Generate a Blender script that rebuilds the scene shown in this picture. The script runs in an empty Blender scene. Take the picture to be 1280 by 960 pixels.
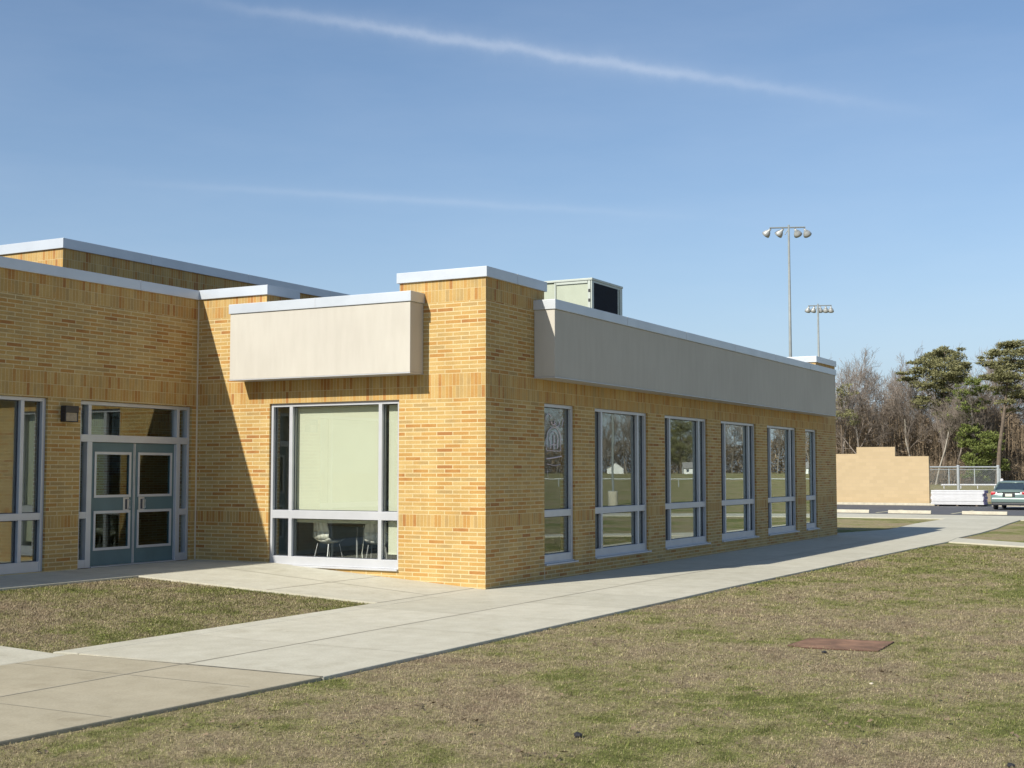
import bpy, bmesh, math, random
import numpy as np
from mathutils import Vector, Matrix
random.seed(7)
rng = np.random.default_rng(11)
S = bpy.context.scene
COL = S.collection

# ------------------------------------------------------------------ camera
FPX = 1654.0
RW = np.array([[0.481, 0.058, 0.8748], [-0.8767, 0.0319, 0.4800], [0.0, -0.9978, 0.0664]])
CAM = np.array([-18.237, -10.486, 1.85])
def ray(px, py):
    return RW @ np.array([px - 640.0, py - 480.0, FPX])
def far(px, depth, z=0.0):
    """ground point seen in column px at the given distance along the view"""
    r = ray(px, 590.0); t = depth / FPX
    return Vector((CAM[0] + r[0]*t, CAM[1] + r[1]*t, z))
def gp(px, py, z=0.0):
    r = ray(px, py); t = (z - CAM[2]) / r[2]
    return Vector((CAM[0] + r[0]*t, CAM[1] + r[1]*t, z))
def mir(p):
    return Vector((p.x, -p.y, p.z))

cd = bpy.data.cameras.new('camera'); cam = bpy.data.objects.new('camera', cd); COL.objects.link(cam)
q, _ = np.linalg.qr(RW)
m = Matrix(((RW[0,0], -RW[0,1], -RW[0,2], CAM[0]), (RW[1,0], -RW[1,1], -RW[1,2], CAM[1]),
            (RW[2,0], -RW[2,1], -RW[2,2], CAM[2]), (0, 0, 0, 1)))
loc, rot, _s = m.decompose()
cam.location = loc; cam.rotation_mode = 'QUATERNION'; cam.rotation_quaternion = rot
cd.sensor_width = 36; cd.lens = FPX / 1280 * 36; cd.clip_end = 3000; cd.clip_start = 0.1
S.camera = cam

# ------------------------------------------------------------------ materials
def nt(name):
    mt = bpy.data.materials.new(name); mt.use_nodes = True
    n = mt.node_tree; b = n.nodes['Principled BSDF']
    return mt, n, b
def node(n, t, **kw):
    x = n.nodes.new(t)
    for k, v in kw.items(): setattr(x, k, v)
    return x
def math_(n, op, a, b=None, c=None):
    x = n.nodes.new('ShaderNodeMath'); x.operation = op
    for i, v in enumerate((a, b, c)):
        if v is None: continue
        if isinstance(v, (int, float)): x.inputs[i].default_value = v
        else: n.links.new(v, x.inputs[i])
    return x.outputs[0]
def mixc(n, fac, a, b, blend='MIX'):
    x = n.nodes.new('ShaderNodeMix'); x.data_type = 'RGBA'; x.blend_type = blend
    for s, v in ((x.inputs[0], fac), (x.inputs[6], a), (x.inputs[7], b)):
        if isinstance(v, (int, float)): s.default_value = v
        elif isinstance(v, tuple): s.default_value = (*v, 1) if len(v) == 3 else v
        else: n.links.new(v, s)
    return x.outputs[2]
def ramp(n, fac, stops, interp='LINEAR'):
    x = n.nodes.new('ShaderNodeValToRGB'); x.color_ramp.interpolation = interp
    els = x.color_ramp.elements
    while len(els) < len(stops): els.new(0.5)
    for e, (p, c) in zip(els, stops):
        e.position = p; e.color = (*c, 1) if len(c) == 3 else c
    n.links.new(fac, x.inputs[0]); return x.outputs[0]
def noise(n, vec, scale, detail=4, rough=0.55, out=0):
    x = n.nodes.new('ShaderNodeTexNoise'); x.inputs['Scale'].default_value = scale
    x.inputs['Detail'].default_value = detail; x.inputs['Roughness'].default_value = rough
    if vec is not None: n.links.new(vec, x.inputs['Vector'])
    return x.outputs[out]
def wpos(n):
    return n.nodes.new('ShaderNodeNewGeometry').outputs['Position']
def bump(n, b, h, strength=0.3, dist=0.01):
    x = n.nodes.new('ShaderNodeBump'); x.inputs['Strength'].default_value = strength
    x.inputs['Distance'].default_value = dist; n.links.new(h, x.inputs['Height'])
    n.links.new(x.outputs[0], b.inputs['Normal'])
def simple(name, col, rough=0.6, metal=0.0, var=0.12, scale=6.0, bmp=0.0, bscale=60.0):
    mt, n, b = nt(name)
    tc = n.nodes.new('ShaderNodeTexCoord').outputs['Object']
    nz = noise(n, tc, scale, 5)
    d = tuple(max(0, c*(1-var)) for c in col); l = tuple(min(1, c*(1+var)) for c in col)
    c = ramp(n, nz, [(0.3, d), (0.7, l)])
    n.links.new(c, b.inputs['Base Color'])
    b.inputs['Roughness'].default_value = rough; b.inputs['Metallic'].default_value = metal
    if bmp: bump(n, b, noise(n, tc, bscale, 4), bmp, 0.01)
    return mt

def brick_material():
    mt, n, b = nt('buff_brick')
    g = n.nodes.new('ShaderNodeNewGeometry')
    sp = node(n, 'ShaderNodeSeparateXYZ'); n.links.new(g.outputs['Position'], sp.inputs[0])
    sn = node(n, 'ShaderNodeSeparateXYZ'); n.links.new(g.outputs['True Normal'], sn.inputs[0])
    X, Y, Z = sp.outputs
    isx = math_(n, 'GREATER_THAN', math_(n, 'ABSOLUTE', sn.outputs[0]), 0.5)
    s = math_(n, 'ADD', math_(n, 'MULTIPLY', Y, isx), math_(n, 'MULTIPLY', X, math_(n, 'SUBTRACT', 1.0, isx)))
    s = math_(n, 'ADD', s, math_(n, 'MULTIPLY', isx, 30.5))
    def band(a, c):
        return math_(n, 'MULTIPLY', math_(n, 'GREATER_THAN', Z, a), math_(n, 'LESS_THAN', Z, c))
    b1, b2, b3, b4 = band(.96, 1.16), band(3.04, 3.44), band(4.61, 5.3), band(5.64, 6.5)
    sold = math_(n, 'MINIMUM', math_(n, 'ADD', math_(n, 'ADD', b1, b2), math_(n, 'ADD', b3, b4)), 1.0)
    off = math_(n, 'ADD', math_(n, 'ADD', math_(n, 'MULTIPLY', b1, .96), math_(n, 'MULTIPLY', b2, 3.04)),
                math_(n, 'ADD', math_(n, 'MULTIPLY', b3, 4.61 - .2), math_(n, 'MULTIPLY', b4, 5.64)))
    zs = math_(n, 'ADD', math_(n, 'SUBTRACT', Z, off), math_(n, 'MULTIPLY', b2, 4.0))
    zs = math_(n, 'ADD', zs, math_(n, 'MULTIPLY', b3, 9.0))
    # running courses, anchored to the band edges
    r0 = math_(n, 'LESS_THAN', Z, .96); r1 = band(1.16, 3.04); r2 = math_(n, 'GREATER_THAN', Z, 3.44)
    zr = math_(n, 'SUBTRACT', Z, math_(n, 'ADD', math_(n, 'ADD', math_(n, 'MULTIPLY', r0, .96 - 20*.06714), math_(n, 'MULTIPLY', r1, 1.16)), math_(n, 'MULTIPLY', r2, 3.44)))
    zr = math_(n, 'ADD', zr, math_(n, 'ADD', math_(n, 'MULTIPLY', r1, 50*.06714), math_(n, 'MULTIPLY', r2, 100*.06714)))
    def bricks(sv, zv, w, h, offs, ms):
        cv = node(n, 'ShaderNodeCombineXYZ'); n.links.new(sv, cv.inputs[0]); n.links.new(zv, cv.inputs[1])
        bt = node(n, 'ShaderNodeTexBrick'); n.links.new(cv.outputs[0], bt.inputs['Vector'])
        bt.inputs['Scale'].default_value = 1; bt.inputs['Brick Width'].default_value = w
        bt.inputs['Row Height'].default_value = h; bt.inputs['Mortar Size'].default_value = ms
        bt.inputs['Mortar Smooth'].default_value = .15; bt.inputs['Bias'].default_value = 0
        bt.inputs['Color1'].default_value = (0, 0, 0, 1); bt.inputs['Color2'].default_value = (1, 1, 1, 1)
        bt.inputs['Mortar'].default_value = (.5, .5, .5, 1)
        bt.offset = offs
        return bt.outputs['Color'], bt.outputs['Fac']
    c1, f1 = bricks(s, zr, .305, .06714, .5, .0085)
    c2, f2 = bricks(s, zs, .0678, .2, 0.0, .0035)
    rnd = mixc(n, sold, c1, c2)
    fac = math_(n, 'ADD', math_(n, 'MULTIPLY', f1, math_(n, 'SUBTRACT', 1.0, sold)), math_(n, 'MULTIPLY', f2, sold))
    big = noise(n, g.outputs['Position'], 2.2, 2)
    rv = node(n, 'ShaderNodeRGBToBW'); n.links.new(rnd, rv.inputs[0])
    t = math_(n, 'ADD', rv.outputs[0], math_(n, 'MULTIPLY', math_(n, 'SUBTRACT', big, .5), .5))
    col = ramp(n, t, [(0.0, (.57, .375, .145)), (.20, (.49, .305, .105)), (.36, (.54, .340, .115)), (.50, (.42, .275, .110)),
                      (.64, (.53, .310, .095)), (.80, (.49, .265, .075)), (.93, (.45, .215, .055)), (1.0, (.38, .165, .045))])
    fine = noise(n, g.outputs['Position'], 45, 4)
    col = mixc(n, .35, col, mixc(n, 1.0, col, ramp(n, fine, [(.3, (.72, .70, .66)), (.7, (1.15, 1.15, 1.15))]), 'MULTIPLY'))
    mort = ramp(n, fine, [(.3, (.58, .445, .235)), (.7, (.70, .55, .32))])
    col = mixc(n, fac, col, mort)
    # a little water staining near the foot of the wall and streaks
    cv = node(n, 'ShaderNodeCombineXYZ'); n.links.new(math_(n, 'MULTIPLY', s, 1.7), cv.inputs[0]); n.links.new(math_(n, 'MULTIPLY', Z, .5), cv.inputs[1])
    st = noise(n, cv.outputs[0], 1.0, 5)
    col = mixc(n, 1.0, col, ramp(n, st, [(.35, (.90, .89, .87)), (.6, (1.02, 1.02, 1.02))]), 'MULTIPLY')
    col = mixc(n, 1.0, col, (.87, .895, .86), 'MULTIPLY')
    n.links.new(col, b.inputs['Base Color']); b.inputs['Roughness'].default_value = .85
    h = math_(n, 'ADD', math_(n, 'SUBTRACT', 1.0, fac), math_(n, 'MULTIPLY', fine, .4))
    bump(n, b, h, .45, .006)
    return mt
M = {}
M['brick'] = brick_material()

def stucco():
    mt, n, b = nt('beige_stucco')
    p = wpos(n); a = noise(n, p, .9, 5); f = noise(n, p, 90, 3)
    sp = node(n, 'ShaderNodeSeparateXYZ'); n.links.new(p, sp.inputs[0])
    cv = node(n, 'ShaderNodeCombineXYZ'); n.links.new(math_(n, 'ADD', sp.outputs[0], sp.outputs[1]), cv.inputs[0]); n.links.new(math_(n, 'MULTIPLY', sp.outputs[2], .15), cv.inputs[2])
    stk = noise(n, cv.outputs[0], 7, 4)
    col = ramp(n, a, [(.3, (.465, .435, .375)), (.7, (.50, .47, .405))])
    col = mixc(n, 1.0, col, ramp(n, stk, [(.35, (.95, .945, .94)), (.6, (1.0, 1.0, 1.0))]), 'MULTIPLY')
    n.links.new(col, b.inputs['Base Color']); b.inputs['Roughness'].default_value = .9
    bump(n, b, f, .25, .004); return mt
M['stucco'] = stucco()
def coping_mat():
    mt, n, b = nt('coping_aluminium')
    p = wpos(n); a = noise(n, p, 1.5, 4)
    col = ramp(n, a, [(.3, (.47, .50, .53)), (.7, (.54, .57, .60))])
    n.links.new(col, b.inputs['Base Color']); b.inputs['Metallic'].default_value = .25; b.inputs['Roughness'].default_value = .38
    bump(n, b, noise(n, p, 3, 3), .2, .01); return mt
M['coping'] = coping_mat()
M['alum'] = simple('window_aluminium', (.50, .51, .53), .42, .3, .05, 3)
M['alum_dark'] = simple('gasket', (.05, .055, .07), .5, 0, .1)
M['teal'] = simple('teal_door_paint', (.085, .145, .16), .4, 0, .10, 3)
M['pewter'] = simple('pull_plate', (.50, .50, .50), .35, .5, .06)
M['bronze'] = simple('dark_bronze', (.035, .032, .032), .45, .2, .1)
M['lens'] = simple('lamp_lens', (.30, .24, .17), .3, 0, .2, 20)
M['joint'] = simple('sealant', (.62, .54, .40), .8, 0, .06)
M['roof'] = simple('roof_membrane', (.05, .05, .052), .9, 0, .15)
M['inner'] = simple('interior_paint', (.42, .42, .37), .8, 0, .05)
M['carpet'] = simple('carpet', (.05, .055, .06), .95, 0, .3, 30)
M['shade'] = simple('shade_fabric', (.535, .545, .43), .9, 0, .02, 3)
M['hvac'] = simple('hvac_paint', (.36, .39, .30), .5, .1, .05, 3)
M['hvac_dark'] = simple('coil_fins', (.020, .024, .032), .6, .2, .3, 60)
M['hvac_trim'] = simple('hvac_trim', (.40, .43, .38), .45, .2, .05)
M['galv'] = simple('galvanised_steel', (.50, .52, .52), .45, .5, .12, 8)
M['galv_pole'] = simple('pole_steel', (.22, .24, .235), .6, .1, .12, 3)
M['reflector'] = simple('floodlight_shell', (.36, .37, .36), .45, .2, .15, 6)
M['lamp_glass'] = simple('floodlight_glass', (.25, .25, .24), .12, .1, .2)
M['block'] = None
M['dark_rubber'] = simple('rubber', (.02, .02, .02), .8, 0, .2)
M['kerb'] = simple('kerb_concrete', (.48, .44, .34), .9, 0, .15, 5, .3)
M['bark_pine'] = simple('pine_bark', (.13, .10, .075), .95, 0, .3, 2)
M['bark_pale'] = simple('pale_bark', (.33, .30, .25), .95, 0, .25, .7)
M['bark_grey'] = simple('grey_bark', (.22, .19, .16), .95, 0, .3, .5)
M['twig'] = simple('twigs', (.21, .175, .145), .95, 0, .25, .4)
M['white_wrap'] = simple('white_boards', (.62, .62, .63), .5, 0, .06, 3, .3, 9)
M['purple_shade'] = simple('purple_end_shade', (.22, .17, .33), .6, 0, .4, 9)  # shade on the board ends, put into the colour

def glass_mat(name, tint, boost, ior=1.52, base=.04):
    mt = bpy.data.materials.new(name); mt.use_nodes = True; n = mt.node_tree
    n.nodes.remove(n.nodes['Principled BSDF']); out = n.nodes['Material Output']
    tr = node(n, 'ShaderNodeBsdfTransparent'); tr.inputs[0].default_value = (*tint, 1)
    gl = node(n, 'ShaderNodeBsdfGlossy'); gl.inputs['Roughness'].default_value = 0.0; gl.inputs[0].default_value = (.86, .93, .90, 1)
    p = wpos(n)
    bp = node(n, 'ShaderNodeBump'); bp.inputs['Strength'].default_value = .022; bp.inputs['Distance'].default_value = .01
    n.links.new(noise(n, p, 1.6, 1), bp.inputs['Height']); n.links.new(bp.outputs[0], gl.inputs['Normal'])
    g_ = n.nodes.new('ShaderNodeNewGeometry'); dt = node(n, 'ShaderNodeVectorMath', operation='DOT_PRODUCT')
    n.links.new(g_.outputs['Normal'], dt.inputs[0]); n.links.new(g_.outputs['Incoming'], dt.inputs[1])
    c_ = math_(n, 'SUBTRACT', 1.0, math_(n, 'ABSOLUTE', dt.outputs['Value']))
    f0 = math_(n, 'ADD', math_(n, 'MULTIPLY', math_(n, 'POWER', c_, 5.0), .955), .045)
    f = math_(n, 'MINIMUM', math_(n, 'ADD', math_(n, 'MULTIPLY', math_(n, 'MULTIPLY', f0, f0), boost), math_(n, 'ADD', f0, base)), .97)
    mx = node(n, 'ShaderNodeMixShader'); n.links.new(f, mx.inputs[0]); n.links.new(tr.outputs[0], mx.inputs[1]); n.links.new(gl.outputs[0], mx.inputs[2])
    n.links.new(mx.outputs[0], out.inputs[0]); return mt
M['glass'] = glass_mat('green_tinted_glass', (.985, .995, .98), 7.5, base=.035)
M['glass_clear'] = glass_mat('clear_glass', (.90, .95, .92), 1.0, base=.0)

def concrete(name, base, warm, joints=True):
    mt, n, b = nt(name)
    p = wpos(n); sp = node(n, 'ShaderNodeSeparateXYZ'); n.links.new(p, sp.inputs[0])
    a = noise(n, p, .55, 6, .6); f = noise(n, p, 40, 5, .7); m_ = noise(n, p, 3.5, 5, .6)
    col = mixc(n, a, base, warm)
    col = mixc(n, 1.0, col, ramp(n, m_, [(.3, (.90, .89, .87)), (.65, (1.04, 1.04, 1.04))]), 'MULTIPLY')
    col = mixc(n, 1.0, col, ramp(n, f, [(.3, (.86, .86, .86)), (.6, (1.03, 1.03, 1.03))]), 'MULTIPLY')
    wn = node(n, 'ShaderNodeTexWhiteNoise', noise_dimensions='2D'); cv = node(n, 'ShaderNodeCombineXYZ')
    n.links.new(math_(n, 'FLOOR', math_(n, 'DIVIDE', math_(n, 'ADD', sp.outputs[0], 6.7), 1.72)), cv.inputs[0]); n.links.new(math_(n, 'FLOOR', math_(n, 'DIVIDE', math_(n, 'ADD', sp.outputs[1], 1.5), 1.7)), cv.inputs[1])
    n.links.new(cv.outputs[0], wn.inputs['Vector'])
    col = mixc(n, 1.0, col, ramp(n, wn.outputs['Value'], [(0, (.93, .93, .92)), (1, (1.04, 1.04, 1.04))]), 'MULTIPLY')
    sn_ = noise(n, p, 1.3, 7, .75)
    col = mixc(n, 1.0, col, ramp(n, sn_, [(.30, (.80, .78, .74)), (.42, (.97, .97, .96)), (.6, (1.0, 1.0, 1.0))]), 'MULTIPLY')
    n.links.new(col, b.inputs['Base Color']); b.inputs['Roughness'].default_value = .9
    bump(n, b, f, .25, .004); return mt
M['conc'] = concrete('pavement_concrete', (.465, .44, .35), (.525, .50, .41))
M['conc_warm'] = concrete('older_pavement_concrete', (.36, .315, .22), (.42, .375, .275))
M['groove'] = simple('joint_groove', (.33, .30, .23), .95, 0, .15, 3)
M['asphalt'] = simple('asphalt', (.085, .085, .09), .9, 0, .2, 1.2, .3, 30)
M['line'] = simple('parking_line_paint', (.50, .46, .30), .8, 0, .2, 5)
M['clay'] = simple('infield_clay', (.38, .27, .14), .95, 0, .15, .4)
M['rust'] = simple('rusty_iron', (.19, .105, .062), .95, 0, .5, 3.5, .5, 25)
M['rust2'] = simple('rusty_rim', (.09, .045, .03), .9, 0, .3, 9)
M['stone'] = simple('dark_stone', (.02, .02, .022), .7, 0, .2, 20, .5)
M['leaf'] = simple('dead_leaf', (.17, .125, .075), .9, 0, .4, 9)
M['leaf2'] = simple('pale_litter', (.62, .56, .45), .8, 0, .1, 9)

def grass_mix(n, p, soil=False):
    """dormant straw to olive green, in patches"""
    a = noise(n, p, .35, 5, .6); c = noise(n, p, 1.7, 5, .65); f = noise(n, p, 11, 4, .7)
    t = math_(n, 'ADD', math_(n, 'SUBTRACT', math_(n, 'MULTIPLY', a, 1.15), .20), math_(n, 'ADD', math_(n, 'SUBTRACT', math_(n, 'MULTIPLY', c, .85), .15), math_(n, 'MULTIPLY', f, .35)))
    # the lawn is greener away from the camera's left
    sp = node(n, 'ShaderNodeSeparateXYZ'); n.links.new(p, sp.inputs[0])
    gr = math_(n, 'MULTIPLY', math_(n, 'ADD', sp.outputs[0], 6.0), .0025)
    t = math_(n, 'ADD', t, math_(n, 'MINIMUM', gr, .045))
    return t
def clump(n, p):
    a = ramp(n, noise(n, p, 4.5, 5, .7), [(.34, (.68, .67, .66)), (.52, (1.0, 1.0, 1.0)), (.7, (1.16, 1.15, 1.1))])
    b = ramp(n, noise(n, p, 22, 4, .7), [(.36, (.58, .57, .55)), (.52, (1.0, 1.0, 1.0)), (.7, (1.2, 1.2, 1.2))])
    return mixc(n, 1.0, a, b, 'MULTIPLY')
def ground_mat():
    mt, n, b = nt('dormant_lawn')
    p = wpos(n); t = grass_mix(n, p)
    col = ramp(n, t, [(.58, (.285, .22, .14)), (.74, (.34, .28, .17)), (.86, (.32, .28, .145)), (.97, (.24, .24, .09)), (1.0, (.175, .19, .06))])
    f = noise(n, p, 30, 6, .8)
    col = mixc(n, 1.0, col, ramp(n, f, [(.32, (.55, .53, .50)), (.5, (.95, .95, .95)), (.68, (1.3, 1.28, 1.25))]), 'MULTIPLY')
    col = mixc(n, .8, col, mixc(n, 1.0, col, clump(n, p), 'MULTIPLY'))
    n.links.new(col, b.inputs['Base Color']); b.inputs['Roughness'].default_value = 1.0
    b.inputs['Specular IOR Level'].default_value = .1
    bump(n, b, f, .8, .03); return mt
M['ground'] = ground_mat()
def blade_mat():
    mt, n, b = nt('grass_blades')
    p = wpos(n); t = grass_mix(n, p)
    at = node(n, 'ShaderNodeAttribute'); at.attribute_name = 'tone'
    r = at.outputs['Fac']
    t2 = math_(n, 'ADD', t, math_(n, 'MULTIPLY', math_(n, 'SUBTRACT', r, .5), .42))
    col = ramp(n, t2, [(.52, (.36, .28, .19)), (.70, (.45, .37, .245)), (.84, (.41, .35, .195)), (.96, (.29, .285, .105)), (1.0, (.20, .225, .06))])
    col = mixc(n, 1.0, col, ramp(n, math_(n, 'FRACT', math_(n, 'MULTIPLY', r, 7.3)), [(0, (.38, .37, .35)), (1, (1.22, 1.22, 1.22))]), 'MULTIPLY')
    col = mixc(n, 1.0, col, clump(n, p), 'MULTIPLY')
    n.links.new(col, b.inputs['Base Color']); b.inputs['Roughness'].default_value = .8
    b.inputs['Specular IOR Level'].default_value = .15; return mt
M['blade'] = blade_mat()
def block_mat():
    mt, n, b = nt('tan_block')
    p = wpos(n); sp = node(n, 'ShaderNodeSeparateXYZ'); n.links.new(p, sp.inputs[0])
    cv = node(n, 'ShaderNodeCombineXYZ'); n.links.new(sp.outputs[1], cv.inputs[0]); n.links.new(sp.outputs[2], cv.inputs[1])
    bt = node(n, 'ShaderNodeTexBrick'); n.links.new(cv.outputs[0], bt.inputs['Vector'])
    bt.inputs['Scale'].default_value = 1; bt.inputs['Brick Width'].default_value = .4; bt.inputs['Row Height'].default_value = .2
    bt.inputs['Mortar Size'].default_value = .01
    bt.inputs['Color1'].default_value = (.42, .32, .185, 1); bt.inputs['Color2'].default_value = (.46, .35, .205, 1); bt.inputs['Mortar'].default_value = (.42, .32, .20, 1)
    n.links.new(bt.outputs['Color'], b.inputs['Base Color']); b.inputs['Roughness'].default_value = .9
    bump(n, b, noise(n, p, 25, 4), .4, .01); return mt
M['block'] = block_mat()
def leafy(name, d, l, scale):
    mt, n, b = nt(name)
    at = node(n, 'ShaderNodeAttribute'); at.attribute_name = 'tone'
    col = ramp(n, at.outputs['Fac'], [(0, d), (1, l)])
    n.links.new(col, b.inputs['Base Color']); b.inputs['Roughness'].default_value = .8
    b.inputs['Specular IOR Level'].default_value = .2; return mt
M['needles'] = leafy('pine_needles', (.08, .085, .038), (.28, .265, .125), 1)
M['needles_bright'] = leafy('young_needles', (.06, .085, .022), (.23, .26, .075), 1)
M['brush'] = leafy('underbrush', (.12, .092, .062), (.34, .255, .17), 1)

# ------------------------------------------------------------------ mesh builder
class MB:
    def __init__(s): s.v = []; s.f = []; s.mi = []; s.tone = None
    def quad(s, a, b, c, d, mi=0):
        i = len(s.v); s.v += [tuple(a), tuple(b), tuple(c), tuple(d)]; s.f.append((i, i+1, i+2, i+3)); s.mi.append(mi)
    def box(s, x0, x1, y0, y1, z0, z1, mi=0, mat=None):
        if x0 > x1: x0, x1 = x1, x0
        if y0 > y1: y0, y1 = y1, y0
        i = len(s.v)
        P = [(x0,y0,z0),(x1,y0,z0),(x1,y1,z0),(x0,y1,z0),(x0,y0,z1),(x1,y0,z1),(x1,y1,z1),(x0,y1,z1)]
        if mat is not None: P = [tuple(mat @ Vector(p)) for p in P]
        s.v += P
        for f in ((0,3,2,1),(4,5,6,7),(0,1,5,4),(1,2,6,5),(2,3,7,6),(3,0,4,7)):
            s.f.append(tuple(i+k for k in f)); s.mi.append(mi)
    def tube(s, pts, rad, n=8, mi=0, cap=True):
        pts = [Vector(p) for p in pts]
        if not isinstance(rad, (list, tuple)): rad = [rad]*len(pts)
        rings = []
        for k, p in enumerate(pts):
            d = (pts[min(k+1, len(pts)-1)] - pts[max(k-1, 0)])
            d = d.normalized() if d.length > 1e-9 else Vector((0,0,1))
            a = d.cross(Vector((0,0,1)))
            if a.length < .05: a = d.cross(Vector((1,0,0)))
            a.normalize(); bb = d.cross(a)
            i = len(s.v)
            for j in range(n):
                t = 2*math.pi*j/n
                s.v.append(tuple(p + (a*math.cos(t) + bb*math.sin(t))*rad[k]))
            rings.append(i)
        for k in range(len(rings)-1):
            for j in range(n):
                a0, b0 = rings[k], rings[k+1]; j2 = (j+1) % n
                s.f.append((a0+j, b0+j, b0+j2, a0+j2)); s.mi.append(mi)
        if cap and n > 2:
            s.f.append(tuple(rings[0]+j for j in range(n))); s.mi.append(mi)
            s.f.append(tuple(rings[-1]+j for j in reversed(range(n)))); s.mi.append(mi)
    def lathe(s, prof, mat=None, n=16, mi=0):
        rings = []
        for r, z in prof:
            i = len(s.v)
            for j in range(n):
                t = 2*math.pi*j/n; p = Vector((r*math.cos(t), r*math.sin(t), z))
                s.v.append(tuple(mat @ p if mat is not None else p))
            rings.append(i)
        for k in range(len(rings)-1):
            for j in range(n):
                j2 = (j+1) % n
                s.f.append((rings[k]+j, rings[k]+j2, rings[k+1]+j2, rings[k+1]+j)); s.mi.append(mi)
    def prism(s, poly, z0, z1, mi=0):
        """poly: list of (x,y[,z]) counter-clockwise seen from above; extruded down to z0 offset"""
        n = len(poly); i = len(s.v)
        top = [(p[0], p[1], (p[2] if len(p) > 2 else 0) + z1) for p in poly]
        bot = [(p[0], p[1], (p[2] if len(p) > 2 else 0) + z0) for p in poly]
        s.v += top + bot
        s.f.append(tuple(range(i, i+n))); s.mi.append(mi)
        s.f.append(tuple(range(i+2*n-1, i+n-1, -1))); s.mi.append(mi)
        for k in range(n):
            k2 = (k+1) % n
            s.f.append((i+k, i+n+k, i+n+k2, i+k2)); s.mi.append(mi)
    def build(s, name, mats, parent=None, smooth=False, bevel=0, kind=None, loc=None):
        me = bpy.data.meshes.new(name)
        v = s.v
        if loc is not None: v = [tuple(Vector(p) - Vector(loc)) for p in v]
        me.from_pydata(v, [], s.f)
        if not isinstance(mats, (list, tuple)): mats = [mats]
        for mt in mats: me.materials.append(mt)
        if len(mats) > 1: me.polygons.foreach_set('material_index', s.mi)
        if s.tone is not None:
            at = me.attributes.new('tone', 'FLOAT', 'FACE'); at.data.foreach_set('value', np.array(s.tone, dtype=np.float32))
        if smooth: me.polygons.foreach_set('use_smooth', [True]*len(me.polygons))
        me.update()
        o = bpy.data.objects.new(name, me); COL.objects.link(o)
        if loc is not None: o.location = loc
        if bevel:
            b = o.modifiers.new('bevel', 'BEVEL'); b.width = bevel; b.segments = 2; b.limit_method = 'ANGLE'; b.angle_limit = math.radians(40)
        if parent is not None: o.parent = parent
        if kind: o['kind'] = kind
        return o
def thing(name, label, cat, loc=(0,0,0), rz=0, group=None):
    o = bpy.data.objects.new(name, None); COL.objects.link(o)
    o.location = loc; o.rotation_euler = (0, 0, rz); o['label'] = label; o['category'] = cat
    o.empty_display_size = .3
    if group: o['group'] = group
    return o
def tag(o, label, cat, group=None):
    o['label'] = label; o['category'] = cat
    if group: o['group'] = group
    return o
def dup(root, loc, rz=None, label=None, scale=None):
    r = root.copy(); COL.objects.link(r); r.location = loc
    if rz is not None: r.rotation_euler = (0, 0, rz)
    if scale: r.scale = (scale,)*3
    if label: r['label'] = label
    for ch in list(root.children):
        c = ch.copy(); COL.objects.link(c); c.parent = r
        for g in list(ch.children):
            d = g.copy(); COL.objects.link(d); d.parent = c
    return r

# ------------------------------------------------------------------ terrain height
def sstep(a, b, x):
    t = min(1, max(0, (x-a)/(b-a))); return t*t*(3-2*t)
RISE = .067
def hgt(x, y):
    """finished level of pavements; lawns lie a little lower"""
    z = 0.0
    if x < 21 and y > 0:
        z = min(RISE*y, RISE*4.2)
        z *= 1.0 if x < 1 else max(0, 1-(x-1)/2)
    if y < -60:
        t = .874*(x+18.2) - .48*(y-10.5)*1.0
        t = .874*(x+18.2) + .48*(-y-10.486+0)
        z += 1.35*sstep(185, 260, t)
    return z
LZ = -.035
def ground():
    xs = sorted(set([-1500,-700,-300,-150,-80,-50,-30,-20,-12,-8,-5,-3,-1.5,-.5,1,2,3,5,10,20.9,21.1,25,30,36,45,60,80,100] + list(range(110, 330, 10)) + [400,600,1000,1600]))
    ys = sorted(set([-1600,-900,-500,-350] + list(range(-300, -59, 10)) + [-50,-30,-20,-12,-8,-5,-3,-1.5,-.5,0,.5,1,2,3,4.2,5,6,8,12,20,40,80,150,300,700,1500]))
    mb = MB(); nx = len(xs)
    for y in ys:
        for x in xs: mb.v.append((x, y, hgt(x, y) + LZ))
    for j in range(len(ys)-1):
        for i in range(nx-1):
            mb.f.append((j*nx+i, j*nx+i+1, (j+1)*nx+i+1, (j+1)*nx+i)); mb.mi.append(0)
    return mb.build('ground', M['ground'], kind='structure')
ground()

# ------------------------------------------------------------------ pavements
def slab(name, poly, mat, top=0.0, th=.12):
    mb = MB(); mb.prism([(p[0], p[1], hgt(p[0], p[1])) for p in poly], -th, top); return mb.build(name, mat, kind='structure', bevel=.012)
IN = .22     # inner edge of main walk
slab('walkway', [(-8.42, -3.15), (2.0, -3.2), (9.9, -3.36), (15.5, -3.5), (18.4, -3.62), (20.6, -3.45), (24.2, -3.5), (28.0, -3.4), (32.0, -3.15), (36.2, -3.0),
                 (36.2, -.2), (30.5, -.2), (25.1, -.5), (20.86, .5), (20.86, 0), (-.02, 0), (-.02, .0), (-2.66, .0), (-8.36, 0.0)], M['conc'])
slab('older_walkway', [(-30, -2.55), (-20, -2.75), (-12, -2.93), (-8.43, -3.14), (-8.43, .0), (-30, .0)], M['conc_warm'])
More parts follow.
